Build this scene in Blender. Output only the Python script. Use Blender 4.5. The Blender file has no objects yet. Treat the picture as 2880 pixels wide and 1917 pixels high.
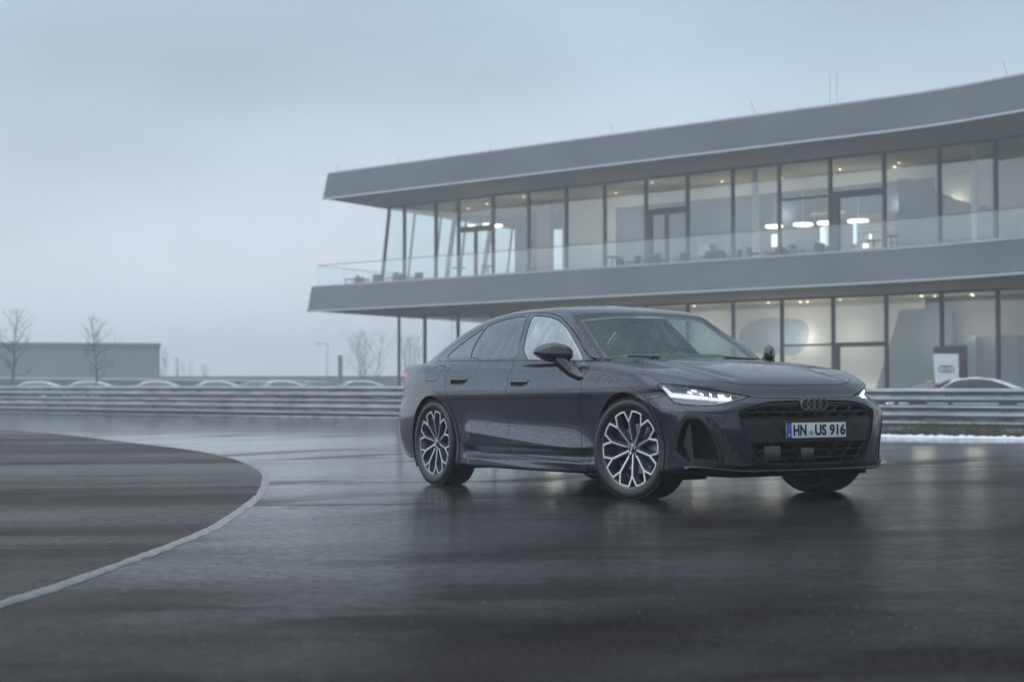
import bpy, bmesh, math, random
import numpy as np
from mathutils import Vector, Matrix, Euler

random.seed(7); RNG = np.random.default_rng(11)
S = bpy.context.scene
COL = S.collection
PI = math.pi
R = math.radians

# ---------------------------------------------------------------- camera, sky, sun, exposure
CAM_H = .75
cam_d = bpy.data.cameras.new('camera')
cam = bpy.data.objects.new('camera', cam_d); COL.objects.link(cam)
cam.location = (0, 0, CAM_H)
cam.rotation_euler = (R(90 + 1.669), 0, 0)
cam_d.sensor_width = 36; cam_d.lens = 62.0
cam_d.clip_start = .1; cam_d.clip_end = 4000
cam_d.dof.use_dof = True; cam_d.dof.focus_distance = 11.6; cam_d.dof.aperture_fstop = 2.9
S.camera = cam

SUN_ELEV, SUN_AZ = R(38), R(-95)          # veiled sun, off to the left
world = bpy.data.worlds.new('World'); S.world = world; world.use_nodes = True
wt = world.node_tree; wt.nodes.clear()
def wn(t, **k):
    n = wt.nodes.new(t)
    for a, b in k.items(): setattr(n, a, b)
    return n
w_out = wn('ShaderNodeOutputWorld'); w_bg = wn('ShaderNodeBackground')
sky = wn('ShaderNodeTexSky', sky_type='NISHITA', sun_disc=False, sun_elevation=SUN_ELEV, sun_rotation=SUN_AZ,
         air_density=1.0, dust_density=4.0, ozone_density=1.0)
# closed cloud deck: pale towards the horizon, blue-grey overhead, soft banks from noise
geo = wn('ShaderNodeTexCoord'); sep = wn('ShaderNodeSeparateXYZ')
wt.links.new(geo.outputs['Generated'], sep.inputs[0])
ramp = wn('ShaderNodeValToRGB'); wt.links.new(sep.outputs['Z'], ramp.inputs[0])
cr = ramp.color_ramp; cr.interpolation = 'EASE'
cr.elements[0].position = 0.0; cr.elements[0].color = (.75, .82, .89, 1)
cr.elements[1].position = 1.0; cr.elements[1].color = (.85, .95, 1.06, 1)
for p_, c_ in ((.05, (.73, .80, .875, 1)), (.20, (.45, .56, .655, 1)), (.42, (.27, .345, .425, 1)), (.70, (.36, .44, .53, 1))):
    e_ = cr.elements.new(p_); e_.color = c_
mapn = wn('ShaderNodeMapping'); mapn.inputs['Scale'].default_value = (2.0, 2.0, 5.0); mapn.inputs['Location'].default_value = (3.21, -8.05, 6.88)
wt.links.new(geo.outputs['Generated'], mapn.inputs[0])
noi = wn('ShaderNodeTexNoise'); noi.inputs['Scale'].default_value = 1.3; noi.inputs['Detail'].default_value = 5
noi.inputs['Roughness'].default_value = .5
wt.links.new(mapn.outputs[0], noi.inputs['Vector'])
nr = wn('ShaderNodeMapRange'); nr.inputs['From Min'].default_value = .3; nr.inputs['From Max'].default_value = .7
nr.inputs['To Min'].default_value = .80; nr.inputs['To Max'].default_value = 1.16
wt.links.new(noi.outputs['Fac'], nr.inputs['Value'])
# the cloud is thinner, so brighter, round the hidden sun
vd = wn('ShaderNodeVectorMath', operation='DOT_PRODUCT')
sd = Vector((math.sin(SUN_AZ)*math.cos(SUN_ELEV), math.cos(SUN_AZ)*math.cos(SUN_ELEV), math.sin(SUN_ELEV)))
vd.inputs[1].default_value = sd
wt.links.new(geo.outputs['Generated'], vd.inputs[0])
sr = wn('ShaderNodeMapRange', interpolation_type='SMOOTHSTEP'); sr.inputs['From Min'].default_value = .2; sr.inputs['From Max'].default_value = 1
sr.inputs['To Min'].default_value = 1.0; sr.inputs['To Max'].default_value = 2.4
wt.links.new(vd.outputs['Value'], sr.inputs['Value'])
mm = wn('ShaderNodeMath', operation='MULTIPLY'); wt.links.new(nr.outputs[0], mm.inputs[0]); wt.links.new(sr.outputs[0], mm.inputs[1])
mc = wn('ShaderNodeMix', data_type='RGBA', blend_type='MULTIPLY'); mc.inputs['Factor'].default_value = 1
wt.links.new(ramp.outputs['Color'], mc.inputs['A']); wt.links.new(mm.outputs[0], mc.inputs['B'])
CLOUD_GAIN = 12.2                          # the Nishita sky is about ten times a 0..1 picture, so is the cloud
sc_ = wn('ShaderNodeVectorMath', operation='SCALE'); sc_.inputs['Scale'].default_value = CLOUD_GAIN
wt.links.new(mc.outputs['Result'], sc_.inputs[0])
mx = wn('ShaderNodeMix', data_type='RGBA'); mx.inputs['Factor'].default_value = .9
wt.links.new(sky.outputs[0], mx.inputs['A']); wt.links.new(sc_.outputs[0], mx.inputs['B'])
wt.links.new(mx.outputs['Result'], w_bg.inputs['Color']); w_bg.inputs['Strength'].default_value = .1
wt.links.new(w_bg.outputs[0], w_out.inputs['Surface'])

sun_d = bpy.data.lights.new('sun', 'SUN'); sun_d.energy = .5; sun_d.angle = R(40); sun_d.color = (1, .97, .93)
sun = bpy.data.objects.new('sun', sun_d); COL.objects.link(sun)
sun.rotation_euler = (-sd).to_track_quat('-Z', 'Y').to_euler()
sun.location = (-40, 10, 40)

S.view_settings.view_transform = 'Standard'; S.view_settings.look = 'None'
S.view_settings.exposure = 0; S.view_settings.gamma = 1; S.view_settings.use_curve_mapping = False
S.render.engine = 'CYCLES'
S.cycles.use_denoising = True
S.cycles.max_bounces = 10; S.cycles.transparent_max_bounces = 24; S.cycles.volume_bounces = 3
S.cycles.sample_clamp_indirect = 6

# ---------------------------------------------------------------- helpers
MATS = {}
def principled(name, base, rough=.5, metal=0., coat=0., coat_rough=.03, ior=1.45, spec=None, emit=None, emit_s=0):
    m = bpy.data.materials.new(name); m.use_nodes = True
    b = m.node_tree.nodes['Principled BSDF']
    b.inputs['Base Color'].default_value = (*base, 1); b.inputs['Roughness'].default_value = rough
    b.inputs['Metallic'].default_value = metal; b.inputs['Coat Weight'].default_value = coat
    b.inputs['Coat Roughness'].default_value = coat_rough; b.inputs['IOR'].default_value = ior
    if spec is not None: b.inputs['Specular IOR Level'].default_value = spec
    if emit: b.inputs['Emission Color'].default_value = (*emit, 1); b.inputs['Emission Strength'].default_value = emit_s
    MATS[name] = m
    return m
class NT:
    """small wrapper to write node graphs"""
    def __init__(s, m): s.t = m.node_tree; s.b = s.t.nodes.get('Principled BSDF'); s.out = s.t.nodes.get('Material Output')
    def n(s, typ, ins=None, **k):
        q = s.t.nodes.new(typ)
        for a, b in k.items(): setattr(q, a, b)
        for a, b in (ins or {}).items():
            if isinstance(b, bpy.types.NodeSocket): s.t.links.new(b, q.inputs[a])
            else: q.inputs[a].default_value = b
        return q
    def l(s, a, b): s.t.links.new(a, b)
    def math(s, op, a, b=0., c=None, clamp=False):
        q = s.n('ShaderNodeMath', operation=op, use_clamp=clamp)
        for i, v in enumerate((a, b, c)):
            if v is None: continue
            if isinstance(v, bpy.types.NodeSocket): s.l(v, q.inputs[i])
            else: q.inputs[i].default_value = v
        return q.outputs[0]
    def rng(s, v, a, b, c=0., d=1.):
        return s.n('ShaderNodeMapRange', {'Value': v, 'From Min': a, 'From Max': b, 'To Min': c, 'To Max': d}).outputs[0]
    def noise(s, vec, scale, detail=3, rough=.5, dist=0):
        return s.n('ShaderNodeTexNoise', {'Vector': vec, 'Scale': scale, 'Detail': detail, 'Roughness': rough, 'Distortion': dist}).outputs['Fac']
    def mapping(s, vec, scale=(1,1,1), rot=(0,0,0), loc=(0,0,0)):
        return s.n('ShaderNodeMapping', {'Vector': vec, 'Scale': scale, 'Rotation': rot, 'Location': loc}).outputs[0]
    def obj(s): return s.n('ShaderNodeTexCoord').outputs['Object']
    def pos(s): return s.n('ShaderNodeNewGeometry').outputs['Position']
    def mixc(s, f, a, b, blend='MIX'):
        q = s.n('ShaderNodeMix', data_type='RGBA', blend_type=blend)
        for k, v in (('Factor', f), ('A', a), ('B', b)):
            if isinstance(v, bpy.types.NodeSocket): s.l(v, q.inputs[k])
            else: q.inputs[k].default_value = v if k == 'Factor' else (*v, 1)
        return q.outputs['Result']
    def bump(s, h, strength, dist, normal=None):
        ins = {'Height': h, 'Strength': strength, 'Distance': dist}
        if normal is not None: ins['Normal'] = normal
        return s.n('ShaderNodeBump', ins).outputs[0]

def glass(name, tint, refl_rough=.03, ior=1.5, drops=0., glare=0., glare_col=(.7, .74, .75)):
    """thin pane: clear, mirror-like at a glance, with optional rain beads and sky brightness painted as mist"""
    m = bpy.data.materials.new(name); m.use_nodes = True
    n = NT(m); n.t.nodes.remove(n.b)
    tr = n.n('ShaderNodeBsdfTransparent', {'Color': (*tint, 1)})
    gl = n.n('ShaderNodeBsdfGlossy', {'Roughness': refl_rough, 'Color': (1, 1, 1, 1)})
    bf = n.n('ShaderNodeNewGeometry').outputs['Backfacing']     # thin panes: same reflection from either face
    fr = n.n('ShaderNodeFresnel', {'IOR': n.math('MULTIPLY_ADD', bf, 1/ior - ior, ior)}).outputs[0]
    base = tr.outputs[0]
    p = n.obj()
    if glare:
        df = n.n('ShaderNodeBsdfDiffuse', {'Color': (*glare_col, 1)})  # pale diffuse layer stands in for sky brightness in the wet glass
        mk = n.rng(n.noise(n.mapping(p, (1, 1, .25)), 9, 4), .3, .7, glare*.75, glare*1.2)
        if drops:
            v2 = n.n('ShaderNodeTexVoronoi', {'Vector': p, 'Scale': 75.0, 'Randomness': 1.0})
            mk = n.math('MULTIPLY', mk, n.rng(v2.outputs['Distance'], .12, .3, .45, 1.05), clamp=True)
        base = n.n('ShaderNodeMixShader', {0: mk, 1: base, 2: df.outputs[0]}).outputs[0]
    if drops:
        v = n.n('ShaderNodeTexVoronoi', {'Vector': p, 'Scale': 62.0, 'Randomness': 1.0})
        rad = n.rng(n.n('ShaderNodeSeparateColor', {'Color': v.outputs['Color']}).outputs[0], 0, 1, .04, .34)
        q = n.math('DIVIDE', v.outputs['Distance'], rad)
        h = n.math('SQRT', n.math('MAXIMUM', n.math('SUBTRACT', 1.0, n.math('MULTIPLY', q, q)), 0.0))
        n.l(n.bump(h, 1.0, .0016), gl.inputs['Normal'])
        fr = n.math('ADD', fr, n.math('MULTIPLY', n.math('GREATER_THAN', h, .05), .22*drops), clamp=True)
    mx_ = n.n('ShaderNodeMixShader', {0: fr, 1: base, 2: gl.outputs[0]})
    n.l(mx_.outputs[0], n.out.inputs['Surface'])
    MATS[name] = m
    return m
def link(o, parent=None):
    COL.objects.link(o)
    if parent is not None: o.parent = parent
    return o
def empty(name, label, cat, loc=(0,0,0), rot=(0,0,0), group=None):
    o = bpy.data.objects.new(name, None); link(o)
    o.location = loc; o.rotation_euler = rot; o.empty_display_size = .2
    o['label'] = label; o['category'] = cat
    if group: o['group'] = group
    return o
def tag(o, label=None, cat=None, group=None, kind=None):
    for k, v in (('label', label), ('category', cat), ('group', group), ('kind', kind)):
        if v: o[k] = v
    return o
def copy_tree(o, parent=None):
    c = o.copy(); link(c)
    if parent is not None: c.parent = parent
    for ch in list(o.children): copy_tree(ch, c)
    return c
class MB:
    """collects boxes, prisms, tubes and lathes, then links them as ONE mesh object"""
    def __init__(s): s.v = []; s.f = []
    def add(s, v, f):
        k = len(s.v); s.v += [tuple(p) for p in v]; s.f += [tuple(i + k for i in q) for q in f]; return s
    def box(s, c, d, rot=None):
        x, y, z = d[0]/2, d[1]/2, d[2]/2
        v = [Vector(p) for p in ((-x,-y,-z),(x,-y,-z),(x,y,-z),(-x,y,-z),(-x,-y,z),(x,-y,z),(x,y,z),(-x,y,z))]
        M = rot if rot is not None else Matrix.Identity(3)
        return s.add([M @ p + Vector(c) for p in v], [(3,2,1,0),(4,5,6,7),(0,1,5,4),(1,2,6,5),(2,3,7,6),(3,0,4,7)])
    def hexa(s, a, b):            # two quads (4 corners each), joined
        return s.add(list(a) + list(b), [(3,2,1,0),(4,5,6,7),(0,1,5,4),(1,2,6,5),(2,3,7,6),(3,0,4,7)])
    def prism(s, poly, z0, z1, M=None):
        n = len(poly); M = M or Matrix.Identity(4)
        v = [M @ Vector((p[0], p[1], z0)) for p in poly] + [M @ Vector((p[0], p[1], z1)) for p in poly]
        return s.add(v, [tuple(range(n-1, -1, -1)), tuple(range(n, 2*n))] + [(i, (i+1) % n, (i+1) % n + n, i + n) for i in range(n)])
    def tube(s, pts, r, n=8, closed=False):
        pts = [Vector(p) for p in pts]; m = len(pts)
        rs = r if isinstance(r, (list, tuple)) else [r]*m
        v = []
        for i, p in enumerate(pts):
            a = pts[(i-1) % m] if (closed or i > 0) else p; b = pts[(i+1) % m] if (closed or i < m-1) else p
            t = (b - a).normalized()
            u = t.cross(Vector((0,0,1)))
            if u.length < 1e-3: u = t.cross(Vector((1,0,0)))
            u.normalize(); w = u.cross(t)
            v += [p + (u*math.cos(2*PI*k/n) + w*math.sin(2*PI*k/n))*rs[i] for k in range(n)]
        f = []
        for i in range(m if closed else m-1):
            j = (i+1) % m
            f += [(i*n+k, i*n+(k+1) % n, j*n+(k+1) % n, j*n+k) for k in range(n)]
        if not closed: f += [tuple(range(n-1, -1, -1)), tuple((m-1)*n + k for k in range(n))]
        return s.add(v, f)
    def lathe(s, prof, n=48, axis='Y'):     # prof: (radius, along axis)
        v = []
        for r, h in prof:
            for k in range(n):
                a = 2*PI*k/n; c, d = r*math.cos(a), r*math.sin(a)
                v.append((c, h, d) if axis == 'Y' else (c, d, h))
        f = [(i*n+k, i*n+(k+1) % n, (i+1)*n+(k+1) % n, (i+1)*n+k) for i in range(len(prof)-1) for k in range(n)]
        return s.add(v, f)
    def build(s, name, mat, parent=None, smooth=False, bevel=0, angle=40):
        me = bpy.data.meshes.new(name); me.from_pydata(s.v, [], s.f)
        bm = bmesh.new(); bm.from_mesh(me); bmesh.ops.recalc_face_normals(bm, faces=bm.faces)
        if bevel: bmesh.ops.bevel(bm, geom=list(bm.edges), offset=bevel, segments=2, affect='EDGES', profile=.6, clamp_overlap=True)
        bm.to_mesh(me); bm.free()
        if smooth or bevel:
            me.shade_smooth(); me.set_sharp_from_angle(angle=R(angle))
        me.materials.append(mat)
        return link(bpy.data.objects.new(name, me), parent)
def text_mesh(name, body, size, mat, parent, M, depth=.001, sx=1., bold=0.):
    cu = bpy.data.curves.new(name, 'FONT'); cu.body = body; cu.size = size; cu.extrude = depth; cu.offset = bold
    cu.align_x = 'CENTER'; cu.align_y = 'CENTER'; cu.resolution_u = 4
    o = bpy.data.objects.new(name, cu); COL.objects.link(o)
    dg = bpy.context.evaluated_depsgraph_get()
    me = bpy.data.meshes.new_from_object(o.evaluated_get(dg)); me.name = name
    bpy.data.objects.remove(o); bpy.data.curves.remove(cu)
    me.transform(M @ Matrix.Diagonal((sx, 1, 1, 1)))
    me.materials.clear(); me.materials.append(mat)
    return link(bpy.data.objects.new(name, me), parent)
# ---------------------------------------------------------------- ground
def ground_z(x, y):
    """the apron round the car tilts a little; the ground beyond is level and dips towards the rail on the right"""
    x = np.asarray(x, float); y = np.asarray(y, float)
    near = .0594 + .01002*np.clip(x, -12, 12) - .0053*np.clip(y, -10, 40)
    def ss(a, b, v):
        t = np.clip((v-a)/(b-a), 0, 1); return t*t*(3-2*t)
    w = ss(17, 34, y)
    far = -.24*ss(1, 9, x)*ss(22, 37, y) - .05*ss(9, 30, x)*ss(22, 37, y)
    return near*(1-w) + far*w
def gz(x, y): return float(ground_z(x, y))
def sheet(name, xs, ys, mat, dz=0.):
    X, Y = np.meshgrid(xs, ys); Z = ground_z(X, Y) + dz
    v = np.stack([X, Y, Z], -1).reshape(-1, 3); nx_, ny_ = len(xs), len(ys)
    f = [(j*nx_+i, j*nx_+i+1, (j+1)*nx_+i+1, (j+1)*nx_+i) for j in range(ny_-1) for i in range(nx_-1)]
    me = bpy.data.meshes.new(name); me.from_pydata(v.tolist(), [], f); me.shade_smooth(); me.materials.append(mat)
    o = link(bpy.data.objects.new(name, me)); o['kind'] = 'structure'; return o
# wet asphalt: stone grain, a broken film of water dragged out in streaks, darker tyre-worn bands
def wet_asphalt(name, base, film_lo, film_hi, grain=1., bands=True, rgh=(.10, .42), ior=(1.05, 1.16), stripes=False):
    m = principled(name, base, .3)
    n = NT(m); p = n.pos()
    streak = n.noise(n.mapping(p, (.10, .55, 1), (0, 0, R(8))), 1.0, 6, .62, .3)
    patch = n.noise(n.mapping(p, (.25, .22, 1)), 1.0, 4, .55)
    if stripes: streak = n.noise(n.mapping(p, (.045, .42, 1), (0, 0, R(-4))), 1.0, 5, .6, .5); patch = streak
    film = n.rng(n.math('MULTIPLY_ADD', patch, .55, n.math('MULTIPLY', streak, .55)), film_lo, film_hi)
    if bands:
        # water gathers along the low inner edge of the bend; the crown nearer the camera and to the right has drained
        sp = n.n('ShaderNodeSeparateXYZ', {'Vector': p})
        ax_ = n.math('SUBTRACT', sp.outputs[0], n.math('MULTIPLY_ADD', sp.outputs[1], -.03, .2))
        low = n.math('EXPONENT', n.math('MULTIPLY', n.math('MULTIPLY', ax_, ax_), -.11))
        low = n.math('MULTIPLY', low, n.rng(sp.outputs[1], 5.5, 15.0))
        low = n.math('MULTIPLY', low, n.math('MULTIPLY_ADD', film, .45, .60))
        low = n.math('MAXIMUM', low, n.math('MULTIPLY', n.rng(sp.outputs[1], 15.0, 28.0), n.math('MULTIPLY_ADD', film, .25, .75)))
        film = n.math('ADD', n.math('MULTIPLY', film, .16), n.math('MULTIPLY', low, .95), clamp=True)
        rag_ = n.noise(n.mapping(p, (.55, 1.5, 1), (0, 0, R(10))), 1.0, 9, .66, .4)      # ragged drained patches
        dry = n.math('MULTIPLY', n.rng(rag_, .50, .57), n.rng(n.noise(n.mapping(p, (.22, .3, 1)), 1.0, 2), .40, .60))
        film = n.math('MULTIPLY', film, n.math('MULTIPLY_ADD', dry, -.72, 1.0))
        # tyre lines swept across in a wide arc
        w1 = n.n('ShaderNodeTexWave', {'Vector': n.mapping(p, (1, 1, 1), (0, 0, R(32.5))), 'Scale': .17, 'Distortion': 4.5, 'Detail': 3.0, 'Detail Scale': .35, 'Detail Roughness': .6}, wave_type='BANDS', bands_direction='X')
        b = n.rng(w1.outputs['Fac'], .55, .95)
        b = n.math('MULTIPLY', b, n.rng(n.noise(n.mapping(p, (.15, .3, 1)), 1.0, 3), .42, .62))
        film = n.math('MULTIPLY', film, n.math('MULTIPLY_ADD', b, -.95, 1.0))
    mot = n.noise(p, 16, 7, .7)
    film = n.math('MULTIPLY', film, n.rng(mot, .34, .66, .45, 1.3), clamp=True)       # film broken by the coarser stones
    stone = n.n('ShaderNodeTexVoronoi', {'Vector': p, 'Scale': 95.0}, feature='F1')
    fine = n.noise(p, 260, 2, .6)
    if bands:
        n.l(n.math('MULTIPLY', film, .22), n.b.inputs['Coat Weight']); n.b.inputs['Coat Roughness'].default_value = .09; n.b.inputs['Coat IOR'].default_value = 1.16
        n.l(n.bump(n.noise(n.mapping(p, (7, 4, 1)), 1.0, 3, .6), .12, .012), n.b.inputs['Coat Normal'])
    var = n.noise(n.mapping(p, (.6, .9, 1)), 1.3, 4)
    c = n.mixc(n.rng(stone.outputs['Distance'], .1, .7), tuple(v*.55 for v in base), tuple(v*2.1 for v in base))
    c = n.mixc(n.rng(var, .35, .65), c, tuple(v*.7 for v in base))
    chip = n.n('ShaderNodeTexVoronoi', {'Vector': p, 'Scale': 130.0}, feature='F1')
    pick = n.n('ShaderNodeSeparateColor', {'Color': chip.outputs['Color']}).outputs[0]
    c = n.mixc(n.math('MULTIPLY', n.math('GREATER_THAN', pick, .86), n.math('LESS_THAN', chip.outputs['Distance'], .42)), c, tuple(min(1, v*3.6) for v in base))
    n.l(c, n.b.inputs['Base Color'])
    rg_ = n.math('ADD', n.math('MULTIPLY_ADD', film, rgh[0]-rgh[1], rgh[1]), n.math('MULTIPLY', fine, .02))
    if bands: rg_ = n.math('MULTIPLY', rg_, n.rng(sp.outputs[1], 11.0, 24.0, 1.0, .32))      # standing water farther down the track
    n.l(rg_, n.b.inputs['Roughness'])
    h = n.math('ADD', n.math('MULTIPLY', stone.outputs['Distance'], .7), n.math('MULTIPLY', fine, .6))
    st = n.math('MULTIPLY', n.math('MULTIPLY_ADD', film, -.85, 1.0), .09*grain)
    rip = n.noise(n.mapping(p, (9, 5, 1)), 1.0, 3, .6)
    n.l(n.bump(h, st, .006, n.bump(rip, .15, .012)), n.b.inputs['Normal'])
    n.l(n.math('MULTIPLY_ADD', n.math('POWER', film, 1.2), ior[1]-ior[0], ior[0]), n.b.inputs['IOR'])
    return m
M_ASPH = wet_asphalt('wet asphalt', (.018, .015, .0138), .30, .62, rgh=(.19, .24), ior=(1.015, 1.34))
M_ASPH2 = wet_asphalt('coarse old asphalt', (.028, .023, .020), .44, .80, 1.4, False, (.18, .30), (1.02, 1.075), True)
M_SEAM = principled('smooth wet sealing joint', (.045, .045, .047), .16, ior=1.13)
_n = NT(M_SEAM); _n.l(_n.bump(_n.noise(_n.pos(), 7, 4), .25, .01), _n.b.inputs['Normal'])
xs = np.concatenate([np.linspace(-200, -22, 20), np.linspace(-20, 20, 81), np.linspace(22, 200, 20)])
ys = np.concatenate([np.linspace(-14, 0, 8), np.linspace(.5, 48, 96), np.linspace(50, 620, 60)])
sheet('ground', xs, ys, M_ASPH)
# the older infield surface inside the bend, its edge run over with a sealing joint
EDGE = [(-14,41),(-10.4,35.5),(-8.4,32.3),(-6.6,28.9),(-5.0,25.9),(-4.1,23.8),(-3.45,21.8),(-2.94,19.8),(-2.46,17.4),(-2.19,15.5),(-2.0,14.0),(-1.85,12.4),(-1.77,11.2),(-1.70,10.0),(-1.69,9.0),(-1.71,8.1),(-1.74,7.3),(-1.78,6.5),(-1.85,5.7),(-1.95,4.7),(-2.2,3.0),(-2.7,1.0),(-3.4,-2.0)]
def smooth_line(P, k=6):
    P = np.array(P, float); out = []
    for i in range(len(P)-1):
        p0, p1, p2, p3 = P[max(i-1,0)], P[i], P[i+1], P[min(i+2, len(P)-1)]
        for t in np.linspace(0, 1, k, endpoint=False):
            out.append(.5*((2*p1) + (p2-p0)*t + (2*p0-5*p1+4*p2-p3)*t*t + (3*p1-p0-3*p2+p3)*t**3))
    out.append(P[-1]); return np.array(out)
EL = smooth_line(EDGE, 8)
def rag(L, amp, sd_):
    r = np.random.default_rng(sd_); q = r.normal(0, amp, len(L)); return L + np.stack([q, q*.3], 1)
def strip_sheet(name, A, B, mat, dz, cols=2):
    v = []; k = cols
    for a, b in zip(A, B):
        for j in range(k):
            p = a + (b-a)*j/(k-1); v.append((p[0], p[1], gz(p[0], p[1]) + dz))
    f = [(i*k+j, i*k+j+1, (i+1)*k+j+1, (i+1)*k+j) for i in range(len(A)-1) for j in range(k-1)]
    me = bpy.data.meshes.new(name); me.from_pydata(v, [], f); me.shade_smooth(); me.materials.append(mat)
    bm = bmesh.new(); bm.from_mesh(me)
    bmesh.ops.recalc_face_normals(bm, faces=bm.faces)
    if bm.faces and sum(f_.normal.z for f_ in bm.faces) < 0: bmesh.ops.reverse_faces(bm, faces=bm.faces)
    bm.to_mesh(me); bm.free()
    o = link(bpy.data.objects.new(name, me)); o['kind'] = 'structure'; return o
inner = np.stack([np.full(len(EL), -34.0), EL[:, 1]], 1)
strip_sheet('infield_asphalt', rag(EL, .004, 3), inner, M_ASPH2, .005, 36)
strip_sheet('sealing_joint', rag(EL - [.010, 0], .004, 4), rag(EL + np.stack([np.full(len(EL), .058), np.zeros(len(EL))], 1), .009, 5), M_SEAM, .0065, 3)
_sj = bpy.data.objects['sealing_joint'].data
for _i, _v in enumerate(_sj.vertices):
    if _i % 3 == 2: _v.co.z -= .005      # feathered out on to the road

# ---------------------------------------------------------------- rail line, verge, old snow
RAIL = smooth_line([(-62,112),(-48,97),(-36,84),(-27,74.4),(-19.5,67),(-11,58.8),(-3.56,52),(3,46.6),(8.6,42.4),(11.7,40.35),(16,37.8),(22,35.2),(30,33)], 10)
def rail_normal(i):
    t = RAIL[min(i+1, len(RAIL)-1)] - RAIL[max(i-1, 0)]; t = t/np.linalg.norm(t); return np.array([-t[1], t[0]])   # away from the track is +
NRM = np.array([rail_normal(i) for i in range(len(RAIL))])
if NRM[5] @ np.array([0, 1]) < 0: NRM = -NRM
M_SNOW = principled('old snow', (.80, .82, .85), .6)
M_VERGE = principled('verge soil', (.050, .044, .030), .9)
_n = NT(M_VERGE); _n.l(_n.mixc(_n.rng(_n.noise(_n.pos(), 6, 4), .35, .65), (.035, .032, .022), (.075, .068, .042)), _n.b.inputs['Base Color'])
wv = np.interp(RAIL[:, 0], [-20, -3, 4, 9, 30], [.75, .55, .8, 3.0, 3.2])[:, None]
VE = RAIL - NRM*wv
strip_sheet('verge', VE, RAIL + NRM*5.0, M_VERGE, .03, 6)
r_ = np.random.default_rng(2)
sw = np.interp(RAIL[:, 0], [-60, -24, -19, -9, -7, 6, 8, 30], [.08, .08, .08, .07, .04, .05, .11, .15])[:, None]
RR = np.repeat(np.arange(len(RAIL)-1), 6); TT = np.tile(np.linspace(0, 1, 6, endpoint=False), len(RAIL)-1)
def dense(A): return A[RR]*(1-TT[:, None]) + A[RR+1]*TT[:, None]
VEd, NRd, swd = dense(VE), dense(NRM), dense(sw)
sn = MB(); jag = np.abs(r_.normal(0, 1, len(VEd)))[:, None]
sn_v, sn_f = [], []
for i in range(len(VEd)):
    wdt = float(swd[i, 0])*(.55 + .5*float(jag[i, 0])); hgt = (.020 + .020*float(jag[i, 0]))*(1 if VEd[i][0] > 4 else .10)
    for k_, (o_, h_) in enumerate(((-.10, .004), (-.02, hgt), (wdt*.5, hgt*1.15 + (.02 if VEd[i][0] > 4 else .001)), (wdt, .035))):
        q = VEd[i] + NRd[i]*o_; sn_v.append((q[0], q[1], gz(q[0], q[1]) + h_))
sn_f = [(i*4+j, i*4+j+1, (i+1)*4+j+1, (i+1)*4+j) for i in range(len(VEd)-1) for j in range(3)]
sn.add(sn_v, sn_f); so = sn.build('snow_edge', M_SNOW, None, True); so['kind'] = 'stuff'; so['label'] = 'thin ridge of old snow along the edge of the track'
# withered grass in front of and under the rail
M_GRASS = principled('withered grass', (.085, .075, .040), .8)
_n = NT(M_GRASS); _n.l(_n.mixc(_n.rng(_n.noise(_n.pos(), 3, 3), .35, .65), (.05, .055, .025), (.13, .11, .065)), _n.b.inputs['Base Color'])
gv, gf = [], []
r_ = np.random.default_rng(5)
def tuft(x, y, h, n_):
    z = gz(x, y) + .02
    for _ in range(n_):
        a = r_.uniform(0, 2*PI); l = h*r_.uniform(.5, 1.15); w = .006 + .004*r_.random(); lean = r_.normal(0, .35, 2)*l
        bx, by = x + r_.normal(0, .07), y + r_.normal(0, .07); ca, sa = math.cos(a)*w, math.sin(a)*w
        k = len(gv)
        gv.extend([(bx-ca, by-sa, z), (bx+ca, by+sa, z), (bx+lean[0]*.45+ca*.7, by+lean[1]*.45+sa*.7, z+l*.6), (bx+lean[0]*.45-ca*.7, by+lean[1]*.45-sa*.7, z+l*.6), (bx+lean[0], by+lean[1], z+l)])
        gf.extend([(k, k+1, k+2, k+3), (k+3, k+2, k+4)])
for _ in range(3600):
    i = r_.integers(0, len(VEd)); q = VEd[i]
    if not (5 < q[0] < 20): continue
    o_ = r_.uniform(.25, 3.6); p = q + NRd[i]*o_; tuft(p[0], p[1], .12 + .16*r_.random() + .12*(o_ > 2), 7)
for _ in range(5000):
    i = r_.integers(0, len(VEd)); q = VEd[i]
    if not (-20 < q[0] <= 5): continue
    p = q + NRd[i]*r_.uniform(.0, .7); tuft(p[0], p[1], .05 + .05*r_.random(), 4)
me = bpy.data.meshes.new('verge_grass'); me.from_pydata(gv, [], gf); me.materials.append(M_GRASS)
go = link(bpy.data.objects.new('verge_grass', me)); go['kind'] = 'stuff'; go['label'] = 'withered grass growing along the foot of the guard rail'

# ---------------------------------------------------------------- guard rail: three stacked corrugated beams on posts
M_GALV = principled('galvanised steel', (.25, .27, .29), .38, .75)
_n = NT(M_GALV); _p = _n.pos()
_n.l(_n.mixc(_n.rng(_n.noise(_n.mapping(_p, (.4, .4, 2.5)), 2.2, 5), .3, .7), (.19, .205, .22), (.33, .355, .375)), _n.b.inputs['Base Color'])
_n.l(_n.rng(_n.noise(_p, 4, 4), .3, .7, .28, .5), _n.b.inputs['Roughness'])
M_POST = principled('dull galvanised post', (.20, .215, .225), .6, .4)
GR = empty('guard_rail', 'grey steel guard rail of three stacked corrugated beams around the track', 'guard rail', (0, 50, 0))
seg = np.concatenate([[0], np.cumsum(np.linalg.norm(np.diff(RAIL, axis=0), axis=1))])
def at_len(l):
    x = np.interp(l, seg, RAIL[:, 0]); y = np.interp(l, seg, RAIL[:, 1])
    n0 = np.interp(l, seg, NRM[:, 0]); n1 = np.interp(l, seg, NRM[:, 1]); return np.array([x, y]), np.array([n0, n1])
def rail_top(x): return float(np.interp(x, [-40, -20, -3.5, 8.6, 12, 30], [1.0, .985, .93, .84, .83, .80]))
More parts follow.
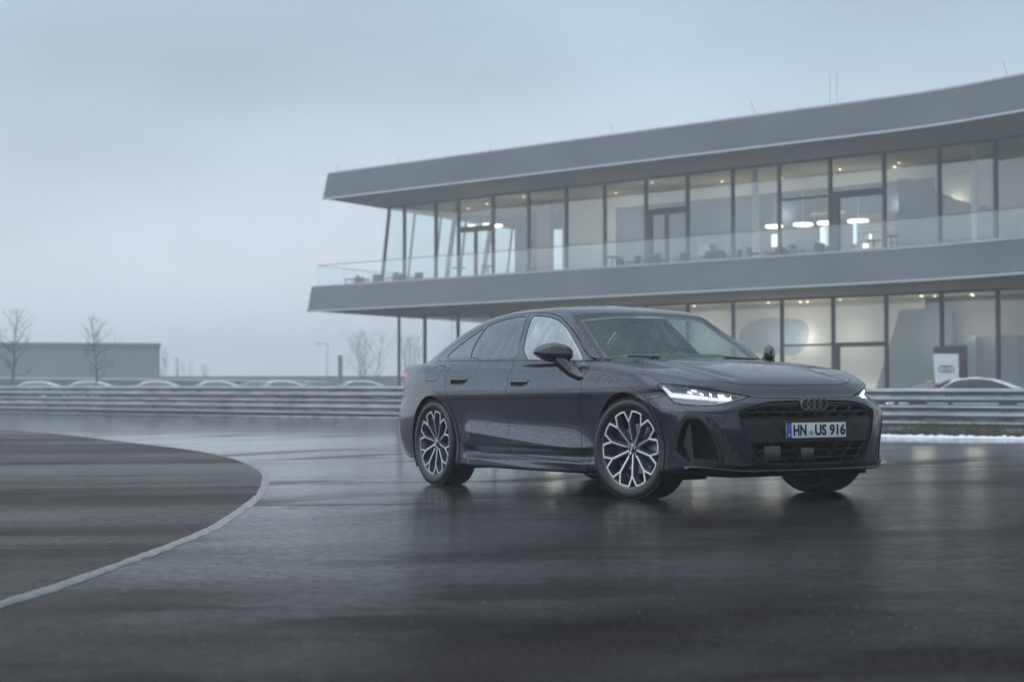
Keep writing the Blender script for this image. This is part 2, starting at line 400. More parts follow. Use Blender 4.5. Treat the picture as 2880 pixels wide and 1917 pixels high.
W_PROF = [(.155,.015),(.150,.0),(.115,-.062),(.085,-.078),(.055,-.062),(.022,-.008),(0,.0),(-.022,-.008),(-.055,-.062),(-.085,-.078),(-.115,-.062),(-.150,.0),(-.155,.015)]
def beam(l0, l1, zoff):
    mb = MB(); ls = np.linspace(l0, l1 + .12, 6); v = []
    for l in ls:
        p, nn = at_len(l); zt = rail_top(p[0]) - .155 - zoff
        lap = -.006 if l > l1 else 0
        for (zz, d) in W_PROF: v.append((p[0] + nn[0]*(d+lap), p[1] + nn[1]*(d+lap) - 50, zt + zz*1.1))
        for (zz, d) in reversed(W_PROF): v.append((p[0] + nn[0]*(d+lap+.004), p[1] + nn[1]*(d+lap+.004) - 50, zt + zz*1.1))
    k = len(W_PROF)*2
    f = [(i*k+j, i*k+(j+1) % k, (i+1)*k+(j+1) % k, (i+1)*k+j) for i in range(len(ls)-1) for j in range(k)]
    mb.add(v, f); b = mb.build('rail_beam', M_GALV, GR, True, angle=60)
    bo = MB()
    for l in np.arange(l0 + .67, l1, 1.333):
        p, nn = at_len(l); zt = rail_top(p[0]) - .155 - zoff
        for e in (-.06, .06):
            bo.box((p[0] - nn[0]*.012 + nn[1]*e, p[1] - nn[1]*.012 - nn[0]*e - 50, zt), (.035, .03, .035))
    bo.build('bolts', M_POST, b)['kind'] = 'stuff'
L0 = float(np.interp(-38, RAIL[:, 0], seg)); L1 = float(np.interp(27, RAIL[:, 0], seg))
for l in np.arange(L0, L1, 4.0):
    for zoff in (0, .375, .75): beam(l, l + 4.0, zoff)
post0 = None
for l in np.arange(L0 + .67, L1, 1.333):
    p, nn = at_len(l); q = p + nn*.09; zb = gz(*q)
    if post0 is None:
        mb = MB(); mb.box((0, 0, -.05), (.10, .012, 1.0)); mb.box((-.046, .03, -.05), (.008, .06, 1.0)); mb.box((.046, .03, -.05), (.008, .06, 1.0))
        post0 = mb.build('rail_post', M_POST, GR); o = post0
    else: o = post0.copy(); link(o, GR)
    o.location = (q[0], q[1] - 50, rail_top(p[0]) - .48); o.rotation_euler = (0, 0, math.atan2(-nn[0], nn[1]))

# loose grit washed on to the wet surface
r_ = np.random.default_rng(12); gm = MB()
for _ in range(260):
    y = 5 + 20*r_.random()**1.6; x = r_.uniform(-.30, .30)*y; q = .002 + .003*r_.random(); z = gz(x, y) + .003
    gm.add([(x-q, y-q*.8, z), (x+q*.9, y-q, z), (x+q, y+q*.8, z), (x-q*.8, y+q, z), (x+q*.1, y, z+q*1.1)], [(0,1,4),(1,2,4),(2,3,4),(3,0,4),(3,2,1,0)])
go = gm.build('grit', principled('wet grit', (.03,.027,.024), .5)); go['kind'] = 'stuff'; go['label'] = 'loose dark grit on the wet asphalt'
# ---------------------------------------------------------------- event building
BX, BY = -.88, 84.0
_t0, _t1 = math.atan2(-.70, .714), math.atan2(-.84, .541)
_SS = np.linspace(-60, 70, 6501)
_tt = np.clip((_SS-20.5)/6.5, 0, 1); _TH = _t0 + (_t1-_t0)*_tt*_tt*(3-2*_tt)
_ds = _SS[1]-_SS[0]
_CX = np.cumsum(np.cos(_TH))*_ds; _CY = np.cumsum(np.sin(_TH))*_ds
_i0 = int(np.argmin(np.abs(_SS))); _CX += -_CX[_i0]; _CY += -_CY[_i0]
def W(s, off, z=0.):
    """facade coordinates (along, inwards, up) -> local to the building's base point"""
    t = np.interp(s, _SS, _TH)
    return Vector((float(np.interp(s, _SS, _CX) - math.sin(t)*off), float(np.interp(s, _SS, _CY) + math.cos(t)*off), z))
BLD = empty('event_building', 'two storey glass building with ribbed grey metal roof band and balcony', 'building', (BX, BY, 0))
M_SLAT = principled('ribbed aluminium', (.19, .21, .23), .45, .4)
_n = NT(M_SLAT); _n.l(_n.mixc(_n.rng(_n.noise(_n.mapping(_n.pos(), (.25, .25, .25)), 1, 3), .35, .65), (.25, .275, .30), (.31, .335, .36)), _n.b.inputs['Base Color'])
M_BACKP = principled('dark sheet behind ribs', (.03, .033, .037), .6)
M_EDGE = principled('pale aluminium edge', (.31, .335, .365), .35, .5)
M_SOFF = principled('white soffit', (.36, .355, .34), .8)
M_CEIL = principled('warm white ceiling', (.62, .57, .50), .8)
M_MULL = principled('dark window frame', (.095, .10, .11), .45)
M_WALLW = principled('white inside wall', (.66, .66, .65), .8)
M_WALLB = principled('blue grey inside wall', (.10, .145, .20), .7)
M_WALLG = principled('grey inside wall', (.26, .265, .27), .8)
M_FLOOR = principled('pale screed floor', (.30, .30, .29), .5)
M_PANE = glass('facade glass', (.93, .965, .96), .02, 1.52)
M_BALU = glass('balustrade glass', (.94, .97, .97), .05, 1.5)
Z1, Z2, Z3, Z4 = 5.06, 6.36, 10.95, 12.31
SE = 34.0
def run(s0, s1, step=1.6):
    k = max(2, int(abs(s1-s0)/step)+1)
    if s1 > 19: k = max(k, int(abs(s1-s0)/.9))
    return np.linspace(s0, s1, k)
def extr(name, mat, s0, s1, prof, parent, s_at=None):
    """extrude an (inwards, up) profile along the facade; s_at shifts the left end with height"""
    mb = MB(); v = []; ss = run(s0, s1); n = len(prof)
    for i, s in enumerate(ss):
        for (o, z) in prof:
            q = s if (i > 0 or s_at is None) else s0 + s_at(o, z)
            v.append(W(q, o, z))
    f = [(i*n+j, i*n+(j+1) % n, (i+1)*n+(j+1) % n, (i+1)*n+j) for i in range(len(ss)-1) for j in range(n)]
    f += [tuple(range(n-1, -1, -1)), tuple((len(ss)-1)*n+j for j in range(n))]
    return mb.add(v, f).build(name, mat, parent)
def seg_box(mb, a, b, d, h):      # bar from a to b, thickness d across, h up
    t = (b - a); t2 = Vector((t.x, t.y, 0)); 
    nrm = Vector((-t2.y, t2.x, 0)).normalized()*d/2 if t2.length > 1e-6 else Vector((d/2, 0, 0))
    up = Vector((0, 0, h/2))
    mb.hexa([a-nrm-up, a+nrm-up, a+nrm+up, a-nrm+up], [b-nrm-up, b+nrm-up, b+nrm+up, b-nrm+up])
END = Vector((.56, 1, 0)).normalized()     # direction of the left end wall, away from the track
def fascia(name, s0, zb, zt, nslat, lean):
    h = zt - zb
    root = extr(name, M_BACKP, s0 + .03, SE, [(.03 + lean*.0, zb+.02), (.03 + lean, zt-.02), (.5, zt-.02), (.5, zb+.02)], BLD)
    pitch = h/nslat
    for i in range(nslat):
        za, zc = zb + pitch*i + pitch*.24, zb + pitch*(i+1) - pitch*.14
        la, lc = lean*(za-zb)/h, lean*(zc-zb)/h
        prof = [(la - .06, za), (lc - .015, zc), (lc + .03, zc), (la + .03, za)]
        extr('slat', M_SLAT, s0 + la*.75, SE, prof, root)
        # the rib turns the corner and runs back along the end wall
        mb = MB(); A = W(s0 + la*.75, la - .035); B = A + END*14
        seg_box(mb, Vector((A.x, A.y, (za+zc)/2)), Vector((B.x, B.y, (za+zc)/2)), .05, zc-za); mb.build('slat', M_SLAT, root)
    extr('edge_trim', M_EDGE, s0 - .02, SE, [(-.06, zb-.05), (-.06, zb+.045), (.06, zb+.045), (.06, zb-.05)], root)
    extr('edge_trim', M_EDGE, s0 + lean*.75, SE, [(lean-.05, zt-.02), (lean-.05, zt+.05), (.6, zt+.05), (.6, zt-.02)], root)
    return root
ROOF = fascia('roof_band', -12.75, Z3, Z4, 14, .24)
BAND = fascia('floor_band', -14.0, Z1, Z2, 13, .20)
def slab(name, mat, s0, z0, z1, o0=.05, depth=22, s1=SE):
    A = [W(s, o0) for s in run(s0, s1)]; L = W(s0, o0); back = L + END*depth; far = W(s1, depth)
    pts = [(p.x, p.y) for p in A] + [(far.x, far.y), (back.x, back.y)]
    return MB().prism(pts, z0, z1).build(name, mat, BLD)
slab('roof_slab', M_SOFF, -12.7, Z3 + .002, Z4 - .1, .32)
slab('floor_slab', M_SOFF, -13.95, Z1 + .002, Z1 + .9, .32)
slab('balcony_deck', M_FLOOR, -13.8, Z1 + .904, Z1 + .98, .34)
slab('ground_slab', M_FLOOR, -12.3, -.2, .04, 6.7)
# glazing line of each storey: posts, rails and panes
UP = [-12.92,-11.71,-9.2,-7.45,-4.88,-2.32,.25,2.8,5.41,7.93,10.56,13.14,15.84,18.56,21.17,23.38,25.51,27.9,30.3,32.7]
LO = [-12.39,-9.74,-7.04,-4.38,-1.73,.91,3.6,6.2,8.93,11.71,14.5,17.26,19.99,22.34,24.23,26.6,29.0,31.4]
def post(s, o, z0, z1, w=.12, d=.16, ds=0., name='mullion'):
    mb = MB(); a, b = W(s + ds, o, z0), W(s, o, z1)
    t = float(np.interp(s, _SS, _TH)); e = Vector((math.cos(t), math.sin(t), 0)); n_ = Vector((-math.sin(t), math.cos(t), 0))
    q = lambda p: [p - e*w/2 - n_*d/2, p + e*w/2 - n_*d/2, p + e*w/2 + n_*d/2, p - e*w/2 + n_*d/2]
    return mb.hexa(q(a), q(b)).build(name, M_MULL, BLD)
def rail(s0, s1, o, z, h, d=.12, name='transom'):
    mb = MB(); ss = run(s0, s1)
    for a, b in zip(ss[:-1], ss[1:]): seg_box(mb, W(a, o, z), W(b, o, z), d, h)
    return mb.build(name, M_MULL, BLD)
def pane(s0, s1, o, z0, z1, mat, name='window_pane', d0=0.):
    mb = MB(); a, b, c, d = W(s0+d0, o, z0), W(s1, o, z0), W(s1, o, z1), W(s0, o, z1)
    n_ = (W(s0, o+1) - W(s0, o)).normalized()*.02
    return mb.hexa([a, b, c, d], [a+n_, b+n_, c+n_, d+n_]).build(name, mat, BLD)
ZF = Z1 + .98
for i, s in enumerate(UP):
    post(s, 4.85, ZF, Z3, ds=-.75 if i == 0 else 0)
for i in range(len(UP)-1):
    s0, s1 = UP[i]+.061, UP[i+1]-.061
    rail(UP[i], UP[i+1], 4.85, Z3 - .05, .10)
    if i in (3, 8, 11, 12):
        zl = 9.28; th = .30 if i != 11 else .09
        rail(s0, s1, 4.85, zl, th); pane(s0, s1, 4.85, zl + th/2, Z3-.1, M_PANE)
        if i in (3, 8):
            sm = (s0+s1)/2; post(sm, 4.85, ZF, zl - .15, .13); pane(s0, sm-.066, 4.85, ZF, zl-.15, M_PANE, 'door_pane'); pane(sm+.066, s1, 4.85, ZF, zl-.15, M_PANE, 'door_pane')
            if i == 8: post(s0 + .16, 4.85, ZF, zl-.15, .30)
        elif i == 12:
            post(s0 + .20, 4.85, ZF, zl-.15, .38); pane(s0 + .40, s1, 4.85, ZF, zl-.15, M_PANE, 'door_pane')
        else: pane(s0, s1, 4.85, ZF, zl - .05, M_PANE)
    else: pane(s0, s1, 4.85, ZF, Z3-.1, M_PANE, d0=-.75 if i == 0 else 0)
for i, s in enumerate(LO): post(s, 7.0, .04, Z1, .13)
for i in range(len(LO)-1):
    s0, s1 = LO[i]+.066, LO[i+1]-.066
    rail(LO[i], LO[i+1], 7.0, Z1-.05, .10)
    if i in (9, 10):
        zl, th = (2.89, .09) if i == 9 else (2.87, .2)
        rail(s0, s1, 7.0, zl, th); pane(s0, s1, 7.0, zl+th/2, Z1-.1, M_PANE)
        if i == 10: post(s0+.12, 7.0, .04, zl-.1, .24); pane(s0+.25, s1, 7.0, .04, zl-.1, M_PANE, 'door_pane')
        else: pane(s0, s1, 7.0, .04, zl-.045, M_PANE)
    else: pane(s0, s1, 7.0, .04, Z1-.1, M_PANE)
# glazed left end of the upper storey, leaning out at the foot; slanted round columns behind it
e0 = W(-12.92, 4.85)
def endpt(d, z, lean=True):
    p = e0 + END*d; k = (Z3 - z)/(Z3 - ZF)
    q = (W(-13.67, 4.85) - e0)*k if lean else Vector((0,0,0))
    return Vector((p.x + q.x, p.y + q.y, z))
for d in (2.6, 5.4, 8.2, 11.0, 13.8):
    MB().tube([endpt(d, ZF), endpt(d, Z3)], .07, 6).build('mullion', M_MULL, BLD)
for d0, d1 in zip((.1, 2.7, 5.5, 8.3, 11.1), (2.5, 5.3, 8.1, 10.9, 13.7)):
    n_ = Vector((END.y, -END.x, 0))*.02
    q = [endpt(d0, ZF), endpt(d1, ZF), endpt(d1, Z3-.05), endpt(d0, Z3-.05)]
    MB().hexa(q, [p + n_ for p in q]).build('window_pane', M_PANE, BLD)
M_COLB = principled('pale blue steel column', (.30, .36, .42), .5)
for s, o, dx in ((-9.2, 6.4, -1.0), (-7.3, 7.4, -1.15), (-4.6, 9.0, -1.3)):
    MB().tube([W(s+dx, o, ZF), W(s, o, Z3)], .14, 12).build('column', M_COLB, BLD, True)
for s, o in ((-12.3, 5.0),):
    MB().tube([W(s, o, .0), W(s, o, Z1)], .085, 12).build('column', M_MULL, BLD, True)
for s, o in ((11.05, 5.9), (21.9, 6.2), (26, 6.2)):
    MB().tube([W(s, o, ZF), W(s, o, Z3)], .16, 14).build('column', M_WALLW, BLD, True)
# rooms behind the glass
def wall(name, mat, s0, s1, o, z0, z1, d=.12):
    return extr(name, mat, s0, s1, [(o, z0), (o+d, z0), (o+d, z1), (o, z1)], BLD)
extr('ceiling', M_CEIL, -12.5, SE, [(4.95, Z3-.03), (13.5, Z3-.03), (13.5, Z3-.005), (4.95, Z3-.005)], BLD)
extr('ceiling', M_CEIL, -12.2, SE, [(7.1, Z1-.03), (16, Z1-.03), (16, Z1-.005), (7.1, Z1-.005)], BLD)
wall('inside_wall', M_WALLW, -4.2, -.56, 9.5, ZF, Z3-.04)
wall('inside_wall', M_WALLW, -.56, 21.5, 9.5, 10.30, Z3-.04)
wall('inside_wall', M_WALLB, -.56, 17.0, 9.5, ZF, 10.29)
wall('inside_wall', M_WALLW, 17.0, 34, 11.5, ZF, Z3-.04)
wall('inside_wall', M_WALLB, -6.6, -5.3, 8.2, ZF, 10.2, 1.5)
wall('inside_wall', M_WALLG, -5.2, -4.2, 8.4, ZF, 10.6, .3)
wall('inside_wall', M_WALLW, -7.2, -4.0, 12.6, ZF, Z3-.04)
# stair bulkhead whose soffit slopes down to the right
mb = MB(); q = [(16.9,ZF),(18.9,ZF),(19.15,9.30),(17.25,10.24),(16.9,10.24)]
mb.hexa([W(s,8.6,z) for s,z in q[:4]], [W(s,9.4,z) for s,z in q[:4]]); mb.add([W(16.9,8.6,ZF),W(17.25,8.6,10.24),W(16.9,8.6,10.24)],[(0,1,2)]); mb.build('stair_bulkhead', M_WALLB, BLD)
mb = MB(); q = [(18.95,ZF),(22.6,ZF),(22.6,8.1),(19.2,9.24)]
mb.hexa([W(s,8.65,z) for s,z in q], [W(s,9.45,z) for s,z in q]); mb.build('stair_bulkhead', M_WALLG, BLD)
wall('bar_front', M_WALLG, 14.3, 16.4, 9.2, ZF, 8.85, .2)
# ground floor
wall('inside_wall', M_WALLW, -3.0, 17.2, 10.2, .04, Z1-.04)
wall('inside_wall', M_WALLG, 15.9, 34, 10.6, .04, Z1-.04)
wall('inside_wall', M_WALLG, -10.0, -3.0, 11.5, .04, Z1-.04)
for pts, mat in (([(14.35,.05),(18.6,.05),(18.6,4.5),(15.95,4.5)], M_WALLB), ([(9.3,2.55),(10.4,2.5),(11.0,3.3),(10.9,4.1),(10.0,4.3),(7.6,4.35),(6.6,3.4),(7.4,2.7)], principled('pale blue mural', (.30,.37,.45), .7))):
    if len(pts) > 5:
        P_ = [Vector((q[0], q[1], 0)) for q in pts]
        for _ in range(3): P_ = [v_ for i in range(len(P_)) for v_ in (P_[i]*.75 + P_[(i+1) % len(P_)]*.25, P_[i]*.25 + P_[(i+1) % len(P_)]*.75)]
        pts = [(q.x, q.y) for q in P_]
    mb = MB(); n_ = len(pts)
    mb.add([W(s,10.185,z) for s,z in pts] + [W(s,10.198,z) for s,z in pts], [tuple(range(n_-1,-1,-1)), tuple(range(n_,2*n_))] + [(i,(i+1)%n_,(i+1)%n_+n_,i+n_) for i in range(n_)])
    mb.build('wall_mural', mat, BLD)
for s in (19.2, 21.0, 23.0):
    extr('glass_cabinet', M_WALLB, s, s+.9, [(9.6,.05),(10.2,.05),(10.2,3.2),(9.6,3.2)], BLD)
# balcony balustrade
for i, s in enumerate(np.arange(-13.55, SE-2.6, 2.6)):
    mb = MB(); a, b = s, s+2.58
    q = [W(a,.28,Z2-.25), W(b,.28,Z2-.25), W(b,.28,7.47), W(a,.28,7.47)]; n_ = (W(a,1.28)-W(a,.28)).normalized()*.024
    mb.hexa(q, [p+n_ for p in q]).build('balustrade_pane', M_BALU, BLD)
    rail(a, b, .292, 7.485, .03, .045, 'handrail')
p0 = W(-13.55, .28)
for k in range(6):
    a, b = p0 + END*(.06+2.0*k), p0 + END*(1.98+2.0*k)
    mb = MB(); n_ = Vector((END.y, -END.x, 0))*.024
    q = [Vector((a.x,a.y,Z2-.25)), Vector((b.x,b.y,Z2-.25)), Vector((b.x,b.y,7.47)), Vector((a.x,a.y,7.47))]
    mb.hexa(q, [p+n_ for p in q]).build('balustrade_pane', M_BALU, BLD)
    mb = MB(); seg_box(mb, Vector((a.x,a.y,7.485)), Vector((b.x,b.y,7.485)), .045, .03); mb.build('handrail', M_MULL, BLD)
# lightning rods along the roof edge
for s, h, tilt in ((-12.4,.55,-.25),(-7.6,.5,-.2),(-.9,.6,-.25),(7.0,.6,-.3),(14.9,.75,-.3),(18.6,1.45,0),(18.95,1.45,0),(26.9,.8,-.35)):
    a = W(s, .8, Z4); b = W(s + tilt, .8, Z4 + h)
    MB().tube([a, b], .009, 5).build('lightning_rod', M_MULL, BLD)
# lit ceiling spots, more added to brighten the left rooms, with soft fill lights
M_SPOT = principled('lit ceiling spot', (1, .9, .75), .5, emit=(1, .86, .66), emit_s=3.5)
def light(p, energy, radius, color=(1, .89, .76)):
    d = bpy.data.lights.new('lamp_light', 'POINT'); d.energy = energy; d.shadow_soft_size = radius; d.color = color
    o = bpy.data.objects.new('lamp_light', d); link(o, BLD); o.location = p; return o
def spot(s, o, z, r, e=0):
    mb = MB(); mb.tube([W(s,o,z-.02), W(s,o,z+.03)], r*.75, 10); mb.build('ceiling_spot', M_SPOT, BLD)
    if e: light(W(s, o, z-1.7), e*.55, .5)
for s, o, r, e in ((17.19,8.2,.04,0),(16.27,9.3,.07,60),(18.1,11.2,.06,60),(20.35,9.3,.05,0),(14.0,8.35,.05,70),(10.12,9.2,.05,70),(4.66,6.2,.04,60),(.42,8.4,.04,60),(7.33,8.25,.05,70),(-7.9,7.4,.05,60),(-4.2,6.4,.04,60),(-10.5,8.5,.04,60)):
    spot(s, o, Z3-.05, r, e)
for s, o, r, e in ((9.47,9.0,.06,70),(10.9,9.6,.08,70),(11.3,9.6,.08,0),(17.79,9.0,.09,70),(18.1,9.6,.05,0),(19.99,9.5,.08,70),(19.6,10.3,.05,0),(13.52,9.0,.05,70),(5.0,9.0,.06,70),(24,9.2,.06,60),(.5,9.0,.06,60),(-4.5,9.0,.06,60)):
    spot(s, o, Z1-.05, r, e)
# warm floor wash lights at the foot of the white wall
for s in (8.4, 11.2, 14.2): 
    MB().tube([W(s,9.7,.05), W(s,9.7,.2)], .07, 10).build('floor_washlight', M_SPOT, BLD)
    light(W(s, 9.72, .45), 22, .1, (1, .84, .64))
text_mesh('wall_lettering', 'drivers lounge', .32, principled('warm lettering', (.62, .50, .38), .5, emit=(1, .75, .5), emit_s=.25), BLD,
    Matrix.Translation(W(12.55, 9.46, 9.10)) @ Matrix.Rotation(float(np.interp(12.5, _SS, _TH)), 4, 'Z') @ Matrix.Rotation(PI/2, 4, 'X'), .01)

# ---- things in and on the building
def place(o, s, off, z, rz=0.):
    p = W(s, off, z); o.location = (p.x + BX, p.y + BY, z); o.rotation_euler = (0, 0, float(np.interp(s, _SS, _TH)) + rz)
M_SHADE = principled('lit lamp diffuser', (1, .95, .85), .5, emit=(1, .93, .80), emit_s=4)
M_LSHELL = principled('white lamp shell', (.75, .72, .66), .5)
LAMPS = [(10.93,7.5,8.49,.40,'flat round pendant lamp, leftmost of the four over the bar tables'), (12.55,7.5,8.47,.44,'flat round pendant lamp hanging below the wall lettering'),
         (13.85,7.5,8.46,.44,'flat round pendant lamp partly behind the thick door post, left of the screen'), (15.51,7.5,8.43,.46,'flat round pendant lamp, rightmost of the four, in front of the bar'),
         (-9.69,8.0,9.91,.20,'small pale pendant lamp over the door lintel, leftmost of three'), (-8.42,8.0,9.89,.30,'large pale pendant lamp beside the window post above the double door'), (-7.71,8.0,9.80,.27,'pale pendant lamp just right of the window post by the double door')]
for s, o, z, r, lab in LAMPS:
    e = empty('pendant_lamp', lab, 'lamp', group='pendant lamps inside the upper storey'); place(e, s, o, z)
    m = MB(); m.lathe([(0,.09),(r*.35,.085),(r*.9,.03),(r,-.01)], 24, 'Z'); m.build('lamp_shell', M_LSHELL, e, True)
    m = MB(); m.lathe([(r*1.0,-.005),(r*.98,-.09),(r*.7,-.12),(0,-.125)], 24, 'Z'); m.build('diffuser', M_SHADE, e, True)
    m = MB(); m.tube([(0,0,.08),(0,0,Z3-.05-z)], .010, 6); m.build('cord', M_LSHELL, e)
M_TVB = principled('screen picture white', (.8,.85,.9), .4, emit=(.80,.92,1), emit_s=.95)
M_TVG = principled('screen picture grey', (.4,.42,.48), .4, emit=(.55,.58,.66), emit_s=1.0)
M_TVR = principled('screen picture red', (.6,.1,.1), .4, emit=(1,.25,.25), emit_s=.6)
e = empty('wall_screen', 'bright screen with white and red picture beside the thick door post', 'screen'); place(e, 12.75, 9.2, 8.0)
MB().box((0,0,0),(.88,.06,.92)).build('screen_case', M_MULL, e)
for x0, x1, z0, z1, mt in ((-.42,-.14,-.44,.44,M_TVB),(-.14,.13,-.44,.44,M_TVG),(.13,.42,-.27,.44,M_TVB),(.13,.42,-.44,-.27,M_TVR)):
    MB().box(((x0+x1)/2,-.034,(z0+z1)/2),(x1-x0,.006,z1-z0)).build('screen_picture', mt, e)
e = empty('light_box', 'small glowing white light box on a pale stand left of a window post', 'light box'); place(e, 9.95, 9.0, 7.95)
for x in (-.12, .12): MB().box((x,0,0),(.22,.12,.58)).build('glowing_panel', principled('glow panel', (1,.97,.9), .5, emit=(1,.95,.85), emit_s=1.2), e)
MB().box((0,.02,-.85),(.30,.14,1.1)).build('stand', M_WALLW, e)
e = empty('light_column', 'narrow pale blue lit strip just right of the thick door post', 'light'); place(e, 14.35, 9.0, 8.0)
MB().box((0,0,0),(.14,.08,.95)).build('glowing_panel', principled('cold glow', (.8,.88,1), .5, emit=(.75,.85,1), emit_s=.8), e)
# bar shelves with bottles behind the right door
e = empty('bar_shelf', 'back bar shelf with rows of small bottles behind the right balcony door', 'shelf'); place(e, 15.3, 9.0, ZF)
for z in (1.25, 1.65, 2.05): MB().box((0,.1,z),(1.9,.2,.03)).build('shelf_board', M_WALLW, e)
r_ = np.random.default_rng(8)
for z in (1.28, 1.68):
    for x in np.arange(-.85, .9, .17):
        h = r_.uniform(.16,.28); MB().tube([(x,.06,z),(x,.06,z+h*.65),(x,.06,z+h)], [.035,.032,.014], 6).build('bottle', [M_WALLW, M_SHADE, M_WALLG][r_.integers(0,3) if r_.random() > .3 else 0], e)
# chairs and tables on the balcony
M_CHAIR = principled('dark woven chair', (.055,.058,.064), .7)
def chair():
    e = empty('balcony_chair', 'x', 'chair', group='dark chairs on the balcony')
    MB().box((0,0,.43),(.50,.50,.07)).build('seat', M_CHAIR, e, bevel=.02)
    MB().box((0,.24,.66),(.50,.06,.46), Matrix.Rotation(R(-8),3,'X')).build('backrest', M_CHAIR, e, bevel=.02)
    for x in (-.25,.25): MB().box((x,.02,.60),(.05,.46,.05)).build('armrest', M_CHAIR, e)
    for x in (-.22,.22):
        for y in (-.21,.21): MB().box((x,y,.20),(.04,.04,.40)).build('leg', M_CHAIR, e)
    return e
def table(rnd=False):
    e = empty('balcony_table', 'x', 'table', group='tables on the balcony')
    if rnd:
        MB().lathe([(0,1.08),(.36,1.08),(.36,1.05),(0,1.05)], 20, 'Z').build('table_top', M_CHAIR, e); MB().tube([(0,0,.02),(0,0,1.05)], .03, 8).build('stem', M_MULL, e); MB().lathe([(0,.0),(.25,.0),(.23,.03),(0,.04)], 16, 'Z').build('foot', M_MULL, e)
    else:
        MB().box((0,0,.73),(1.2,.8,.04)).build('table_top', M_CHAIR, e)
        for x in (-.54,.54):
            for y in (-.34,.34): MB().box((x,y,.355),(.05,.05,.71)).build('leg', M_MULL, e)
    return e
c0, t0_, h0 = None, None, None
CH = [(-12.55,2.2,.4,'low dark chair under the table end at the left balcony corner'),(-11.35,1.6,2.2,'dark chair with rounded back, first right of the corner table'),(-10.75,2.0,-.5,'dark chair behind the rounded one near the balcony corner'),
 (-9.95,1.5,1.2,'dark chair in front of the second upright of the left glass front'),(-9.15,2.1,-1.3,'dark chair between the second and third glass uprights'),(-8.45,1.6,3.0,'tallest looking dark chair before the third glass upright'),(-7.55,1.9,.2,'dark chair just left of the double balcony door'),
 (6.55,1.9,1.5,'dark chair, first of the long row right of the central door leaf'),(7.45,1.5,-1.4,'dark chair at the foot of the central door post'),(8.1,2.0,.6,'dark narrow chair just right of the central door post'),(9.15,1.5,2.9,'broad dark chair under the pale notice in the middle bay'),(9.95,1.9,-.4,'dark chair left of the window post by the pale notice'),(10.55,1.6,1.4,'dark chair at the foot of the window post left of the light box'),
 (11.75,1.9,3.0,'dark chair left of the glowing light box'),(12.3,1.5,.5,'dark chair directly below the glowing light box'),(12.85,1.9,-1.2,'dark chair just right of the light box stand'),(14.25,1.5,2.6,'dark chair below the lettering pendant lamp'),(14.85,1.9,-.6,'dark chair second right of that pendant, left of the screen'),(15.3,2.1,1.1,'dark narrow chair under the bright screen'),(16.4,1.6,2.8,'dark chair in front of the thick right door post'),(17.1,1.9,-.3,'dark chair before the back bar bottles'),(17.75,1.5,1.3,'dark chair rightmost of the balcony row')]
for i, (s, o, a, lab) in enumerate(CH):
    c = chair() if i == 0 else copy_tree(c0)
    if i == 0: c0 = c
    place(c, s, o, ZF, a); c['label'] = lab
for i, (s, o, a, lab) in enumerate([(-12.2,1.9,.0,'dark rectangular table at the far left corner of the balcony'),(-9.6,2.6,.1,'dark rectangular table among the chairs left of the double door'),(7.6,2.6,.0,'dark rectangular table behind the chairs by the central door'),(11.2,2.6,.05,'dark rectangular table behind the chairs before the light box'),(14.8,2.6,.0,'dark rectangular table behind the chairs below the screen')]):
    t = table() if i == 0 else copy_tree(t0_)
    if i == 0: t0_ = t
    place(t, s, o, ZF, a); t['label'] = lab
for i, (s, o, lab) in enumerate([(-5.5,3.0,'tall round bistro table in front of the left double door'),(-3.6,3.2,'tall round bistro table between the double door and the next upright'),(4.9,3.0,'tall round bistro table left of the central door'),(20.3,2.6,'tall round bistro table behind the glass left of the rightmost post'),(18.7,3.8,'taller standing table by the stair bulkhead')]):
    t = table(True) if i == 0 else copy_tree(h0)
    if i == 0: h0 = t
    place(t, s, o, ZF); t['label'] = lab
e = empty('notice_board', 'pale square notice board standing in the middle balcony bay', 'notice'); place(e, 9.1, 4.6, 7.25)
MB().box((0,0,0),(.62,.04,.62)).build('panel', M_WALLW, e); MB().box((0,.02,-.75),(.06,.06,.95)).build('stand', M_MULL, e)
# ---------------------------------------------------------------- far side of the track
M_CLAD = principled('grey cladding', (.27,.29,.31), .65, 0)
M_CLADE = principled('dark roof edge', (.13,.145,.16), .6)
M_WALLC = principled('concrete wall', (.20,.20,.19), .85)
M_BANK = principled('winter embankment', (.105,.10,.085), .95)
M_WHITEL = principled('white capping', (.62,.64,.66), .7)
hall = empty('industrial_hall', 'long low grey clad hall with a flat dark roof edge behind the leafless trees', 'building', (-49.05, 168.8, 0), (0, 0, R(12.5)))
hz = 5.35
mb = MB(); mb.box((0, 9, hz/2), (29.6, 18, hz-.02)); mb.build('wall_core', M_CLADE, hall)
mb0 = None
for k in range(18):          # cladding boards, one by one
    z = .16 + k*.285
    if mb0 is None:
        m = MB(); m.hexa([(-14.9,-.05,-.12),(14.9,-.05,-.12),(14.9,.06,-.12),(-14.9,.06,-.12)],[(-14.9,-.01,.135),(14.9,-.01,.135),(14.9,.06,.135),(-14.9,.06,.135)]); mb0 = m.build('cladding_board', M_CLAD, hall); o = mb0
    else: o = mb0.copy(); link(o, hall)
    o.location = (0, 0, z)
MB().box((0, 8.9, hz + .02), (30.3, 18.6, .32)).build('roof_edge', M_CLADE, hall)
for x in (-14.95, -4.6, 14.95): MB().box((x, -.12, hz/2), (.16, .16, hz)).build('downpipe', M_CLADE, hall)
MB().box((0, -.1, .25), (29.9, .14, .5)).build('plinth', M_WALLC, hall)
w1 = MB(); 
w1.hexa([(-90,150,-.3),(-17,147,-.3),(-17,149.5,-.3),(-90,152.5,-.3)],[(-90,150.6,2.35),(-17,147.8,1.62),(-17,149,1.62),(-90,152,2.35)])
